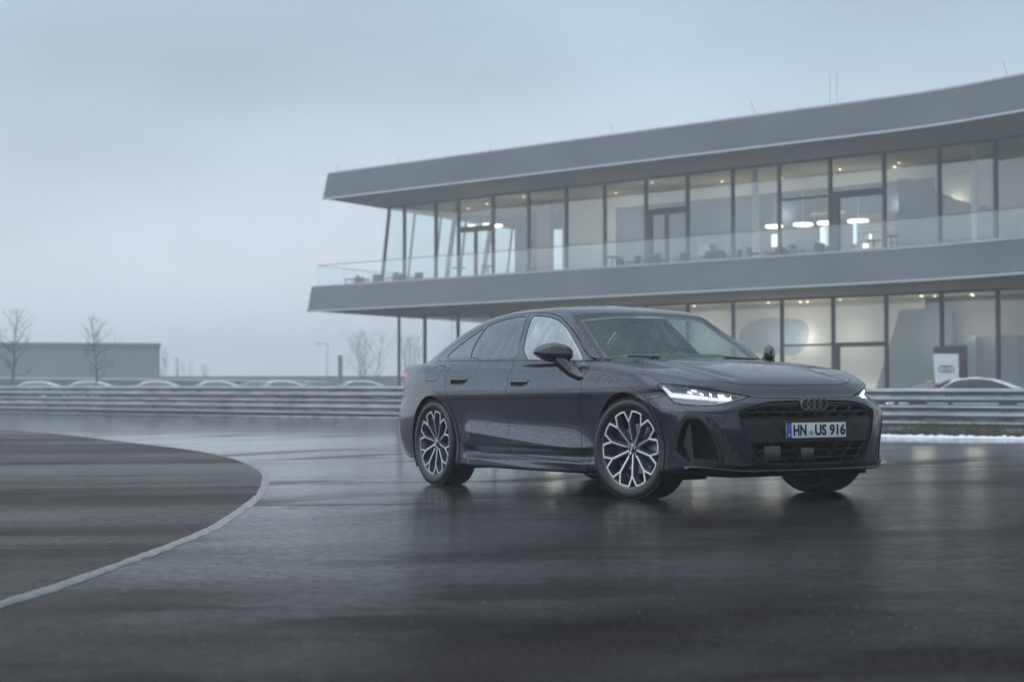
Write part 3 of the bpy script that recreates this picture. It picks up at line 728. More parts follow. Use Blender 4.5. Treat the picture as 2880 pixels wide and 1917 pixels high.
bank = w1.build('retaining_wall', M_BANK); tag(bank, 'low brown retaining wall with a white capping in front of the grey hall', 'wall')
w2 = MB(); w2.hexa([(-90,150.5,2.36),(-17,147.7,1.63),(-17,149.1,1.63),(-90,152.1,2.36)],[(-90,150.5,2.60),(-17,147.7,1.80),(-17,149.1,1.80),(-90,152.1,2.60)]); w2.build('capping', M_WHITEL, bank)
w3 = MB(); w3.hexa([(-40,198,-.3),(30,190,-.3),(30,191,-.3),(-40,199,-.3)],[(-40,198,2.55),(30,190,2.62),(30,191,2.62),(-40,199,2.55)])
tag(w3.build('boundary_wall', M_WALLC), 'long low grey boundary wall behind the row of parked cars', 'wall')
ch = MB(); ch.box((0,0,2.3),(.44,.44,4.6)); ch = ch.build('vent_pillar', M_CLADE); ch.location = (-18.2, 187, 0); tag(ch, 'short dark pillar standing on the boundary wall left of the bare bush', 'pillar')
MB().box((0,0,4.64),(.52,.52,.08)).build('cap', M_CLADE, ch)
def lamp_post(x, y, h, lab):
    e = empty('street_lamp', lab, 'street lamp', (x, y, 0))
    MB().tube([(0,0,0),(0,0,h*.5),(0,0,h)], [.05,.04,.035], 8).build('pole', M_CLADE, e)
    MB().tube([(0,0,h),(-.5,0,h+.12)], .04, 6).build('arm', M_CLADE, e)
    MB().box((-.95,0,h+.12),(.6,.2,.09)).build('lamp_head', M_CLADE, e)
lamp_post(-19.9, 190, 5.9, 'thin street lamp left of the short dark pillar')
# leafless trees
M_BARK = principled('fog-paled bark', (.11,.107,.105), .9)  # lighter than real bark; some fog fading is put into the colour
def bare_tree(name, label, x, y, h, spread, seed, cat='tree', stems=1, group=None, trunk_h=.28, upright=.55, twigs=5, sub=4):
    r = np.random.default_rng(seed)
    e = empty(name, label, cat, (x, y, gz(x, y)), group=group)
    tr, cw = MB(), MB()
    def branch(p, d, l, rad, lev, mb):
        n_ = 4; pts = [p]; q = Vector(p); dd = Vector(d)
        for i in range(n_):
            dd = (dd + Vector(r.normal(0, .13, 3)) + Vector((0,0,.05*lev))).normalized(); q = q + dd*l/n_; pts.append(q.copy())
        mb.tube(pts, [rad*(1-.65*i/n_) for i in range(n_+1)], 5 if lev < 2 else 3)
        if lev >= 3: return
        for k in range(twigs if lev else 0):
            t = r.uniform(.25, 1); i = min(int(t*n_), n_-1); b = pts[i].lerp(pts[i+1], t*n_-i)
            a = r.uniform(0, 2*PI); side = Vector((math.cos(a), math.sin(a), r.uniform(.1,.8))).normalized()
            branch(b, (dd*.7 + side*.75).normalized(), l*r.uniform(.32,.55), rad*.42, lev+1, cw)
    for s in range(stems):
        off = Vector((0,0,0)) if stems == 1 else Vector((*r.normal(0, spread*.12, 2), 0))
        top = Vector((r.normal(0, .03)*h, r.normal(0, .03)*h, h)) + off*(3 if stems > 1 else 1)
        n_ = 9; pts = [off.lerp(top, i/n_) + Vector((*r.normal(0, .012*h, 2), 0))*(i > 0) for i in range(n_+1)]
        r0 = h*.013 if stems == 1 else h*.007
        tr.tube(pts, [r0*(1 - .9*i/n_) + .008 for i in range(n_+1)], 6)
        for k in range(int(twigs*sub/stems)+4):
            t = trunk_h + (1-trunk_h)*((k+r.random())/(int(twigs*sub/stems)+4))**.9; t = min(t, .97)
            i = min(int(t*n_), n_-1); b = pts[i].lerp(pts[i+1], t*n_-i)
            a = k*2.4 + r.normal(0,.3); u = upright*(.6 + t)
            d = Vector((math.cos(a), math.sin(a), u)).normalized()
            w = spread*(math.sin(PI*min(1, (t - trunk_h)/(1-trunk_h)*.72 + .22)))**.8
            branch(b, d, max(.25, w*.75*r.uniform(.7,1.1)), r0*.42*(1.15-t) + .006, 1, cw)
    tr.build('trunk', M_BARK, e, True); cw.build('crown', M_BARK, e)
    return e
bare_tree('bare_tree', 'slim leafless tree with a pointed crown at the left end of the grey hall', -27.2, 96, 5.15, 1.7, 3, group=None)
bare_tree('bare_tree', 'slim leafless tree before the grey hall, right of the pointed one, its crown wider', -22.8, 97, 4.75, 1.6, 8)
bare_tree('bare_bush', 'wide leafless bush tree in the fog left of the building column', -13.6, 165, 6.0, 3.0, 5, 'bush', stems=4, trunk_h=.12, upright=.9, sub=9)
for i, (x, y, h, sp, lab) in enumerate([(-37.7,190,5.6,1.3,'thin leafless poplar just right of the grey hall'),(-36.9,194,4.6,1.1,'short leafless poplar, second right of the grey hall'),(-36.2,198,4.2,1.1,'thin leafless poplar, third right of the grey hall'),(-35.6,204,3.9,1.3,'low leafless poplar, last of the row right of the grey hall')]):
    bare_tree('bare_poplar', lab, x, y, h, sp, 20+i, 'tree', stems=2, trunk_h=.1, upright=1.6, group='thin bare trees beside the hall')
bare_tree('bare_bush', 'leafless bush seen between the thin column and the glass under the building', -9.3, 172, 6.0, 2.6, 31, 'bush', stems=3, trunk_h=.15, upright=.9, sub=8)
# ---------------------------------------------------------------- car body surface
def pchip(pts):
    P = np.array(pts, float); P = P[np.argsort(P[:, 0])]
    X, Y = P[:, 0], P[:, 1]
    h = np.diff(X); dl = np.diff(Y) / h
    m = np.zeros_like(Y)
    for i in range(1, len(X) - 1):
        if dl[i-1] * dl[i] > 0:
            w1, w2 = 2*h[i] + h[i-1], h[i] + 2*h[i-1]
            m[i] = (w1 + w2) / (w1/dl[i-1] + w2/dl[i])
    m[0], m[-1] = dl[0], dl[-1]
    def f(x):
        x = np.asarray(x, float)
        i = np.clip(np.searchsorted(X, x) - 1, 0, len(X) - 2)
        t = (x - X[i]) / h[i]
        tc = np.clip(t, 0, 1)
        t2, t3 = tc*tc, tc*tc*tc
        v = (2*t3-3*t2+1)*Y[i] + (t3-2*t2+tc)*h[i]*m[i] + (-2*t3+3*t2)*Y[i+1] + (t3-t2)*h[i]*m[i+1]
        return v + np.where(t < 0, (x - X[0])*m[0], 0) + np.where(t > 1, (x - X[-1])*m[-1], 0)
    return f

def smax(a, b, k):
    h = np.maximum(k - np.abs(a - b), 0) / k
    return np.maximum(a, b) + h*h*k*.25
def smin(a, b, k): return -smax(-a, -b, k)
def sstep(a, b, x):
    t = np.clip((x - a) / (b - a), 0, 1); return t*t*(3-2*t)

f_side = pchip([(.10,.885),(.25,.903),(.4,.903),(.5,.905),(.6,.914),(.7,.925),(.755,.931),(.785,.931),(.82,.923),(.88,.904),(.94,.884),(1.0,.864),(1.08,.83)])
f_nose = pchip([(.16,.84),(.20,.895),(.25,.925),(.35,.93),(.5,.935),(.62,.93),(.66,.912),(.69,.877),(.72,.832),(.76,.795),(.80,.755),(.84,.69)])
f_nosed = pchip([(0,0),(.2,.006),(.4,.032),(.55,.072),(.65,.115),(.72,.158),(.78,.21),(.83,.272),(.87,.335),(.905,.41),(.925,.47),(.945,.62),(1.0,1.5)])
f_tail = pchip([(.2,-3.92),(.3,-3.99),(.42,-4.05),(.55,-4.07),(.64,-4.04),(.72,-3.99),(.85,-3.95),(.93,-3.94),(1.0,-3.99),(1.06,-4.02),(1.12,-4.01)])
f_taild = pchip([(0,0),(.3,.012),(.5,.045),(.62,.09),(.70,.14),(.77,.21),(.82,.29),(.865,.42),(.9,.6),(.94,.95),(1.0,1.7)])
f_hood = pchip([(1.0,.69),(.9,.742),(.773,.785),(.6,.835),(.4,.878),(.2,.913),(-.1,.955),(-.35,.982),(-.6,.998),(-1.0,1.005),(-2,1.005),(-3,1.03),(-3.5,1.05),(-3.8,1.06),(-3.97,1.063),(-4.1,1.055)])
f_zbot = pchip([(-4.1,.33),(-3.8,.29),(-3.45,.215),(-2.3,.172),(-.5,.165),(.4,.2),(1.0,.205)])
f_roof = pchip([(0.2,.73),(-.30,.950),(-.42,1.0),(-.6,1.105),(-.9,1.267),(-1.08,1.362),(-1.2,1.398),(-1.4,1.432),(-1.75,1.459),(-2.1,1.463),(-2.5,1.436),(-2.9,1.362),(-3.2,1.277),(-3.5,1.165),(-3.8,1.05),(-4.1,.93)])
f_gplan = pchip([(.3,.83),(-.5,.865),(-1.0,.888),(-1.6,.873),(-2.2,.853),(-2.7,.825),(-3.2,.766),(-3.7,.675),(-4.1,.60)])

def F_body(P):
    x, y, z = P[..., 0], np.abs(P[..., 1]), P[..., 2]
    # lower door crease (rises to the rear) and the tuck below it
    zc = .323 + (-.564 - x) * .0696
    t = z - zc
    wx = sstep(-2.42, -2.25, x) * (1 - sstep(-.75, -.35, x))
    flare = smin(.028 + .30*t, .028*np.exp(-(np.maximum(t, 0)/.075)**1.4), .010)
    flare = np.maximum(flare, -.03) * sstep(-.20, -.12, t)
    S = f_side(z) + wx*flare
    # sill blade
    ws = sstep(-2.45, -2.25, x) * (1 - sstep(-.5, -.38, x))
    S = S + ws*(.034*(1 - sstep(.235, .285, z)) - .022*sstep(.235,.28,z)*(1-sstep(.30,.36,z)))
    # wheel-arch haunches
    S = S + .014*np.exp(-((x)/.42)**2)*sstep(.35,.55,z)*(1-sstep(.86,1.0,z))
    S = S + (.018*np.exp(-((x+2.95)/.5)**2))*sstep(.3,.5,z)*(1-sstep(.95,1.05,z))
    S = S - .055*sstep(-3.1,-3.9,x)*sstep(.7,1.0,z)
    zt = f_hood(x) - .012*(y/.75)**2*sstep(.1,.6,x) - .012*(y/.75)**2 - .03*sstep(-3.2,-3.9,x)*(y/.7)**2
    S = S + .03*sstep(.80,.95,z)*sstep(-.9,-.4,x)
    # raised power-dome crease on the bonnet
    hb = sstep(.85,.3,x)*sstep(-.5,-.1,x)
    zt = zt + .012*sstep(.60,.50,y)*sstep(.85,.55,x)*sstep(-.75,-.3,x) - .012*np.exp(-((y-.47+.09*(x-.3))/.045)**2)*sstep(.0,.18,x)*sstep(.72,.5,x)
    d1 = (y - S)*.97
    d2 = (z - zt)*.95
    xf = f_nose(z) - f_nosed(y) - .055*sstep(.5,.8,y)*sstep(.60,.67,z)*sstep(.80,.72,z)
    d3 = (x - xf)*.9
    d4 = (f_tail(z) + f_taild(y) - x)*.9
    d5 = f_zbot(x) - z
    d = smax(d1, d2, .075)
    d = smax(d, d3, .05)
    d = smax(d, d4, .06)
    return smax(d, d5, .03)

def F_green(P):
    x, y, z = P[..., 0], np.abs(P[..., 1]), P[..., 2]
    e = np.maximum(z - 1.0, 0)
    g = f_gplan(x) - .44*e - .50*e*np.abs(e)
    d1 = (y - g)*.88
    xs = x + .35*y*y*sstep(-1.9, -.9, x) - .30*y*y*sstep(-2.4,-3.3,x)
    zr = f_roof(xs) - (.010 + .037*sstep(-1.2,-1.9,x))*(y/.6)**2
    d2 = (z - zr)*.9
    d = smax(d1, d2, .075)
    return smax(d, .955 - z, .02)

def F_all(P): return smin(F_body(P), F_green(P), .018)

def F_normal(P, e=.0015):
    N = np.zeros_like(P)
    for i in range(3):
        D = np.zeros(3); D[i] = e
        N[:, i] = F_all(P + D) - F_all(P - D)
    # left/right mirror: on the centre line the normal has no sideways part
    N[:, 1] = np.where(np.abs(P[:, 1]) < 1e-4, 0, N[:, 1])
    return N / np.maximum(np.linalg.norm(N, axis=1, keepdims=True), 1e-9)

def body_half(nf=110, ns=460, nr=64, nb=230):
    """near half (y<=0): (V, N, T) by casting rays from a spine on to F_all = 0"""
    x0, x1, z0 = .38, -3.55, .62
    O, A = [], []
    for i in range(nf): O.append((x0, 0, z0)); A.append(math.pi/2*i/nf)
    for i in range(ns): O.append((x0 + (x1-x0)*i/(ns-1), 0, z0)); A.append(math.pi/2)
    for i in range(1, nr+1): O.append((x1, 0, z0)); A.append(math.pi/2*(1+i/nr))
    O = np.array(O); A = np.array(A); nc = len(A)
    B = np.radians(np.linspace(-62, 90, 420))
    ca, sa = np.cos(A)[:, None], np.sin(A)[:, None]
    cb, sb = np.cos(B)[None], np.sin(B)[None]
    D = np.stack([ca*cb, -sa*cb, np.broadcast_to(sb, (nc, len(B)))], -1)
    lo = np.full((nc, len(B)), .12); hi = np.full((nc, len(B)), 1.6)
    for _ in range(26):
        m = (lo + hi)/2
        inside = F_all(O[:, None] + D*m[..., None]) < 0
        lo = np.where(inside, m, lo); hi = np.where(inside, hi, m)
    P = O[:, None] + D*((lo+hi)/2)[..., None]
    L = np.concatenate([np.zeros((nc,1)), np.cumsum(np.linalg.norm(np.diff(P, axis=1), axis=-1), 1)], 1)
    Q = np.zeros((nc, nb, 3))
    for c in range(nc):
        s = np.linspace(0, L[c, -1], nb)
        for k in range(3): Q[c, :, k] = np.interp(s, L[c], P[c, :, k])
    Q[:, -1, 1] = 0
    V = Q.reshape(-1, 3)
    i = np.arange(nc-1)[:, None]*nb + np.arange(nb-1)[None]
    a, b, c, d = i, i+nb, i+nb+1, i+1
    T = np.concatenate([np.stack([a, b, c], -1).reshape(-1, 3), np.stack([a, c, d], -1).reshape(-1, 3)])
    # orientation: outward
    n = np.cross(V[T[:,1]]-V[T[:,0]], V[T[:,2]]-V[T[:,0]])
    N = F_normal(V)
    keep = np.linalg.norm(n, axis=1) > 1e-12
    T = T[keep]; n = n[keep]
    flip = np.einsum('ij,ij->i', n, N[T[:,0]]) < 0
    T[flip] = T[flip][:, ::-1]
    return V, N, T
# ---------------------------------------------------------------- car: cutting the surface into panels
def polysd(P, poly):
    """signed distance of 2-D points to a closed polygon, positive inside"""
    poly = np.array(poly, float); out = np.full(len(P), -1.0)
    lo, hi = poly.min(0) - .12, poly.max(0) + .12
    k = np.where(((P > lo) & (P < hi)).all(1))[0]
    if len(k) == 0: return out
    Q = P[k]; dist = np.full(len(k), 9.0); ins = np.zeros(len(k), bool)
    n = len(poly)
    for i in range(n):
        a, b = poly[i], poly[(i+1) % n]; e = b - a
        L = max(e @ e, 1e-12)
        t = np.clip(((Q - a) @ e)/L, 0, 1)
        dist = np.minimum(dist, np.linalg.norm(Q - a - t[:, None]*e, axis=1))
        c = (a[1] > Q[:, 1]) != (b[1] > Q[:, 1])
        xs = a[0] + (Q[:, 1] - a[1])*e[0]/(e[1] if abs(e[1]) > 1e-9 else 1e-9)
        ins ^= c & (Q[:, 0] < xs)
    out[k] = np.where(ins, dist, -dist)
    return out
def roundpoly(poly, it=2):
    """Chaikin corner cutting"""
    P = [np.array(p, float) for p in poly]
    for _ in range(it):
        Q = []
        for i in range(len(P)):
            a, b = P[i], P[(i+1) % len(P)]
            Q += [a*.8 + b*.2, a*.2 + b*.8]
        P = Q
    return P
def clip(M, d):
    """the piece of mesh M=(V,N,T) where d>0, cut cleanly along d=0"""
    V, N, T = M
    s = d > 0; c = s[T].sum(1)
    full = T[c == 3]; one = T[c == 1]; two = T[c == 2]
    nv = len(V)
    def roll(t, want):      # rotate so that the odd vertex comes first
        m = s[t] == want; k = m.argmax(1)
        r = np.arange(len(t))
        return t[r, k], t[r, (k+1) % 3], t[r, (k+2) % 3]
    a1, b1, c1 = roll(one, True); a2, b2, c2 = roll(two, False)
    e = np.concatenate([np.stack([a1, b1], 1), np.stack([a1, c1], 1), np.stack([a2, b2], 1), np.stack([a2, c2], 1)])
    if len(e) == 0:
        full_T = full; VV, NN = V, N
    else:
        es = np.sort(e, 1); key = es[:, 0].astype(np.int64)*nv + es[:, 1]
        uq, inv = np.unique(key, return_inverse=True)
        p, q = uq // nv, uq % nv
        t = np.clip(d[p]/(d[p]-d[q]), 0, 1)[:, None]
        VV = np.concatenate([V, V[p]*(1-t) + V[q]*t]); NN = np.concatenate([N, N[p]*(1-t) + N[q]*t])
        NN /= np.maximum(np.linalg.norm(NN, axis=1, keepdims=True), 1e-9)
        inv = inv + nv
        n1, n2 = len(one), len(two)
        e1b, e1c, e2b, e2c = inv[:n1], inv[n1:2*n1], inv[2*n1:2*n1+n2], inv[2*n1+n2:]
        full_T = np.concatenate([full, np.stack([a1, e1b, e1c], 1), np.stack([e2b, b2, c2], 1), np.stack([e2b, c2, e2c], 1)])
    u, iv = np.unique(full_T, return_inverse=True)
    return VV[u], NN[u], iv.reshape(-1, 3)
def dom_s(V): return V[:, [0, 2]]
def dom_f(V): return np.stack([1.05*np.arctan2(np.abs(V[:, 1]), V[:, 0] + .1), V[:, 2]], 1)
def dom_t(V): return np.stack([V[:, 0], np.abs(V[:, 1])], 1)
def dom_r(V): return np.stack([np.arctan2(np.abs(V[:, 1]), -3.0 - V[:, 0]), V[:, 2]], 1)
def sd(M, poly, dom):
    V, N, T = M
    if dom == 's': d = polysd(dom_s(V), poly); d[np.abs(V[:, 1]) < .4] = -1
    elif dom == 'f': d = polysd(dom_f(V), poly); d[V[:, 0] < -.05] = -1
    elif dom == 'r': d = polysd(dom_r(V), poly); d[V[:, 0] > -3.1] = -1
    else: d = polysd(dom_t(V), poly); d[(V[:, 2] < .7) | (N[:, 2] < .1)] = -1
    return d
def shift(M, k): return M[0] + M[1]*k, M[1], M[2]
def flip(M): 
    m = np.array([1, -1, 1.])
    return M[0]*m, M[1]*m, M[2][:, ::-1]
def both(M):
    A = flip(M); return np.concatenate([M[0], A[0]]), np.concatenate([M[1], A[1]]), np.concatenate([M[2], A[2] + len(M[0])])
def skin(name, M, mat, parent, lip=.012, lipmat=None, label=None):
    """link a piece of the car surface as one object, its cut edges turned inwards"""
    V, N, T = M
    mats = [mat] + ([lipmat] if lipmat else [])
    mi = np.zeros(len(T), np.int32)
    if lip:
        e = np.concatenate([T[:, [0, 1]], T[:, [1, 2]], T[:, [2, 0]]])
        es = np.sort(e, 1); key = es[:, 0].astype(np.int64)*len(V) + es[:, 1]
        _, idx, cnt = np.unique(key, return_index=True, return_counts=True)
        b = e[idx[cnt == 1]]
        b = b[~((np.abs(V[b[:, 0], 1]) < 2e-3) & (np.abs(V[b[:, 1], 1]) < 2e-3))]
        pa, pb = V[b[:, 0]], V[b[:, 1]]; na, nb = N[b[:, 0]], N[b[:, 1]]
        ln = np.cross(pb - pa, (na + nb)/2); ln /= np.maximum(np.linalg.norm(ln, axis=1, keepdims=True), 1e-9)
        k = len(b); base = len(V)
        V = np.concatenate([V, pa, pb, pb - nb*lip, pa - na*lip]); N = np.concatenate([N, ln, ln, ln, ln])
        i = np.arange(k) + base
        q = np.concatenate([np.stack([i+k, i, i+3*k], 1), np.stack([i+k, i+3*k, i+2*k], 1)])
        T = np.concatenate([T, q]); mi = np.concatenate([mi, np.full(len(q), 1 if lipmat else 0, np.int32)])
    me = bpy.data.meshes.new(name)
    me.vertices.add(len(V)); me.vertices.foreach_set('co', V.astype(np.float32).ravel())
    me.loops.add(len(T)*3); me.loops.foreach_set('vertex_index', T.astype(np.int32).ravel())
    me.polygons.add(len(T)); me.polygons.foreach_set('loop_start', np.arange(len(T), dtype=np.int32)*3)
    me.polygons.foreach_set('use_smooth', np.ones(len(T), bool))
    for m in mats: me.materials.append(m)
    me.polygons.foreach_set('material_index', mi)
    me.update(calc_edges=True)
    me.normals_split_custom_set_from_vertices([tuple(n) for n in N])
    o = link(bpy.data.objects.new(name, me), parent)
    if label: o['label'] = label
    return o

# ---- materials of the car
def wet_paint(name, base, metal=.55, rough=.32, drops=1.0, coat=1.0):
    m = principled(name, base, rough, metal, coat, .04, spec=.2)
    n = NT(m); p = n.obj()
    geo_ = n.n('ShaderNodeNewGeometry')
    # beads of water: round caps of random size, only in patches where the film has broken up
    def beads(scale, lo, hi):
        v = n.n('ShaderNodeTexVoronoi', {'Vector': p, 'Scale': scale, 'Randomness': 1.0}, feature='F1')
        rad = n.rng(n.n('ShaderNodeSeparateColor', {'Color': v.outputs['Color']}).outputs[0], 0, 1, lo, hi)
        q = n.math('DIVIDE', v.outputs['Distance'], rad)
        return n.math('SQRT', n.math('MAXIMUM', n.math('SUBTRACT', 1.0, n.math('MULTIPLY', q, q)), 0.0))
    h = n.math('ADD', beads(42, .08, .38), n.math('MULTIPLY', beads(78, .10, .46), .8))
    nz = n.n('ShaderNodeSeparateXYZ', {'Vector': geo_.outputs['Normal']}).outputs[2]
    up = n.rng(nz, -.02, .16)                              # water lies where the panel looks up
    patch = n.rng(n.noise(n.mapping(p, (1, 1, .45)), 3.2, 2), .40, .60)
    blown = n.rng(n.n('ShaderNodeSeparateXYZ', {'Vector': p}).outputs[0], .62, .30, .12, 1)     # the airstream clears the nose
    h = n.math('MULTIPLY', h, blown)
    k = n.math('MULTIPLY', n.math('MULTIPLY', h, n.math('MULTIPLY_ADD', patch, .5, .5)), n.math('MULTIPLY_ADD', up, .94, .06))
    bp = n.bump(k, 1.0*drops, .0060)
    n.l(bp, n.b.inputs['Coat Normal']); n.l(bp, n.b.inputs['Normal'])
    runs = n.rng(n.noise(n.mapping(p, (14, 14, .9)), 1.0, 3), .50, .72)      # thin run marks down the doors
    n.l(n.math('MULTIPLY_ADD', runs, .10, .03), n.b.inputs['Coat Roughness'])
    n.l(n.math('MULTIPLY_ADD', n.rng(k, .05, .5), -.75*drops*coat, coat), n.b.inputs['Coat Weight'])
    fl = n.noise(p, 900, 1)
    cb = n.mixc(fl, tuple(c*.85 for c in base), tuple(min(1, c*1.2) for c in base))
    n.l(n.mixc(n.rng(k, .12, .75, 0, .75*drops), cb, (.22, .25, .30)), n.b.inputs['Base Color'])   # pale sky glint painted into the bead colour
    return m
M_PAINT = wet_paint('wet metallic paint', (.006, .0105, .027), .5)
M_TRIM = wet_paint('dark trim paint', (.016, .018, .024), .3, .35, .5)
M_GLOSSB = principled('gloss black plastic', (.012, .012, .014), .12, 0, .4)
M_BLACK = principled('matt black plastic', (.010, .010, .011), .6)
M_GRAIN = principled('grained dark plastic', (.013, .014, .016), .42)
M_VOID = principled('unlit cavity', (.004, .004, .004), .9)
M_RUBBER = principled('wet tyre rubber', (.012, .012, .013), .42)
M_ALLOY = principled('machined alloy', (.72, .74, .77), .28, .9)
M_ALLOYD = principled('dark alloy paint', (.11, .117, .128), .38, .5, .3)
M_DISC = principled('brake steel', (.25, .25, .26), .4, .9)
M_CHROME = principled('grey badge metal', (.16, .17, .18), .3, .7)
M_PLATEW = principled('plate white', (.74, .76, .78), .4, 0, .2)
M_PLATEB = principled('plate blue', (.012, .10, .48), .4)
M_INK = principled('black lettering', (.01, .01, .012), .5)
M_INKW = principled('white lettering', (.8, .8, .8), .5)
M_LINER = principled('grey cloth headliner', (.30, .32, .34), .9)
M_SEAT = principled('dark seat leather', (.02, .021, .024), .5)
M_LED = principled('white led light', (1, 1, 1), .4, emit=(.92, .95, 1), emit_s=5)
M_DRL = principled('daytime light guide', (.8, .82, .85), .3, emit=(.9, .95, 1), emit_s=.5)
M_RED = principled('red lamp', (.5, .01, .015), .2, 0, .6, emit=(1, .03, .04), emit_s=.55)
M_LAMPIN = principled('lamp reflector', (.20, .22, .25), .28, .6)
M_GLASSW = glass('windscreen glass', (.78, .88, .87), .03, 1.34, drops=.85, glare=.06, glare_col=(.55, .76, .76))
M_GLASSC = glass('clear side glass', (.86, .93, .92), drops=.3, glare=.36, glare_col=(.80, .90, .90))
M_GLASSB = glass('clear back glass', (.86, .93, .92))
M_GLASSP = glass('privacy glass', (.10, .11, .12), .06, 1.55, drops=.5, glare=.17, glare_col=(.62, .68, .76))
M_LENS = glass('lamp lens', (.93, .95, .97))

CAR = empty('parked_car', 'dark blue grey saloon with lit headlights parked on the wet asphalt', 'car')
CAR.matrix_world = Matrix(((0.499375, 0.866328, -0.010016, 1.597444), (-0.866333, 0.499439, 0.005304, 12.768794), (0.009597, 0.006028, 0.999936, 0.007629), (0, 0, 0, 1)))

H = body_half()
WB, RW = -2.925, .352
g = .0022
def ring_r(M, cx): return np.hypot(M[0][:, 0] - cx, M[0][:, 2] - RW)
def arch_d(M, r):
    d = np.minimum(ring_r(M, 0), ring_r(M, WB)) - r
    d[np.abs(M[0][:, 1]) < .45] = 1; return d
P_DLO = [(-3.118,1.046),(-3.137,1.076),(-3.056,1.116),(-2.946,1.17),(-2.781,1.241),(-2.618,1.296),(-2.501,1.336),(-2.391,1.362),(-2.222,1.387),(-2.039,1.398),(-1.889,1.398),(-1.729,1.395),(-1.556,1.383),(-1.376,1.362),(-1.245,1.333),(-1.131,1.286),(-1.008,1.216),(-.88,1.139),(-.84,1.112),(-.688,1.014),(-.60,.980),(-.742,.983),(-1.436,1.007),(-2.583,1.031)]
P_GF = [(-1.742,1.366),(-1.663,1.366),(-1.472,1.35),(-1.341,1.33),(-1.216,1.301),(-1.132,1.266),(-1.044,1.221),(-.925,1.149),(-.815,1.082),(-.735,1.026),(-.70,.996),(-.749,.992),(-1.104,1.009),(-1.511,1.020)]
P_GR = [(-2.454,1.315),(-2.347,1.342),(-2.168,1.364),(-1.976,1.372),(-1.858,1.373),(-1.74,1.235),(-1.681,1.128),(-1.636,1.023),(-2.434,1.044),(-2.483,1.143)]
P_GQ = [(-2.488,1.305),(-2.576,1.267),(-2.726,1.201),(-2.843,1.146),(-2.939,1.092),(-2.948,1.077),(-2.914,1.057),(-2.457,1.045),(-2.51,1.144)]
P_HL = [(1.151,.789),(1.147,.799),(1.137,.803),(1.017,.795),(.87,.774),(.682,.745),(.49,.71),(.565,.689),(.682,.658),(.747,.65),(.858,.654),(.952,.661),(1.002,.673),(1.071,.717),(1.138,.773)]
P_DRL = [(1.126,.784),(1.111,.790),(1.052,.742),(.822,.724),(.614,.700),(.543,.706),(.5,.711),(.565,.692),(.615,.690),(.821,.709),(1.066,.722)]
P_LEDS = [[(.937,.763),(.819,.748),(.813,.727),(.923,.737)], [(.776,.744),(.757,.741),(.751,.719),(.77,.722)], [(.716,.735),(.621,.723),(.618,.703),(.707,.711)]]
P_INT = [(.93,.584),(.887,.587),(.834,.582),(.80,.561),(.771,.526),(.734,.462),(.698,.354),(.682,.263),(.746,.243),(.883,.248),(.947,.281),(1.016,.333),(1.022,.367),(.998,.458),(.966,.529)]
P_MESH = [(.794,.576),(.754,.569),(.717,.53),(.651,.43),(.589,.334),(.491,.241),(.672,.256),(.688,.354),(.724,.462),(.760,.526)]
P_BLADE = [(.905,.614),(.679,.6),(.658,.566),(.662,.559),(.754,.577),(.826,.592),(.887,.598),(.93,.594),(.925,.604)]
P_GRI = [(.591,.603),(.583,.618),(.507,.647),(.423,.671),(.367,.68),(.295,.684),(.132,.686),(-.05,.686),(-.05,.233),(.166,.234),(.367,.240),(.418,.252),(.458,.272),(.488,.31),(.529,.391),(.565,.481),(.587,.565)]
P_FLAP = [(-3.057,.887),(-3.049,.932),(-3.021,.971),(-2.985,.992),(-2.93,1.0),(-2.842,.996),(-2.79,.982),(-2.782,.966),(-2.81,.947),(-2.827,.915),(-2.84,.883),(-2.864,.869),(-3.028,.873)]
P_HR = [(-2.615,.899),(-2.336,.892),(-2.33,.853),(-2.392,.832),(-2.595,.836)]
P_HF = [(-1.625,.867),(-1.343,.857),(-1.350,.819),(-1.424,.803),(-1.605,.810)]
SPLIT = [(-1.70,.285),(-1.668,.40),(-1.655,.49),(-1.660,.6),(-1.664,.7),(-1.668,.8),(-1.672,.9),(-1.634,1.05)]
P_FD = SPLIT + [(-1.436,1.05),(-.742,1.02),(-.547,.985),(-.504,.948),(-.513,.905),(-.547,.873),(-.564,.832),(-.576,.754),(-.605,.546),(-.6,.398),(-.585,.247),(-.78,.255),(-1.6,.277)]
P_RD = SPLIT + [(-2.64,1.06),(-2.72,.95),(-2.725,.92),(-2.714,.895),(-2.687,.849),(-2.614,.74),(-2.562,.618),(-2.515,.437),(-2.443,.366),(-2.373,.334),(-2.343,.312),(-2.293,.297),(-2.034,.284)]
P_HOOD = [(-.40,-.05),(-.44,.3),(-.51,.52),(-.60,.70),(-.585,.722),(-.342,.718),(-.061,.711),(.207,.699),(.40,.683),(.52,.645),(.618,.585),(.68,.50),(.715,.42),(.740,.30),(.752,.15),(.757,-.05)]
P_WS = [(-.41,-.05),(-.45,.3),(-.52,.52),(-.612,.715),(-.686,.694),(-.772,.687),(-.906,.653),(-1.037,.627),(-1.121,.619),(-1.16,.615),(-1.146,.507),(-1.128,.356),(-1.108,.172),(-1.10,-.05)]
P_RG = [(-2.74,-.05),(-2.74,.49),(-2.9,.54),(-3.2,.55),(-3.5,.52),(-3.60,.3),(-3.62,-.05)]
P_BUMP = [(1.6,.63),(1.366,.668),(1.308,.677),(1.19,.701),(1.06,.723),(.9,.726),(.6,.71),(.5,.708),(.42,.700),(-.1,.694),(-.1,.0),(1.6,.0)]
P_TAIL = [(-.1,.965),(.6,.968),(.85,.962),(1.0,.948),(1.02,.935),(.92,.905),(.6,.90),(-.1,.90)]

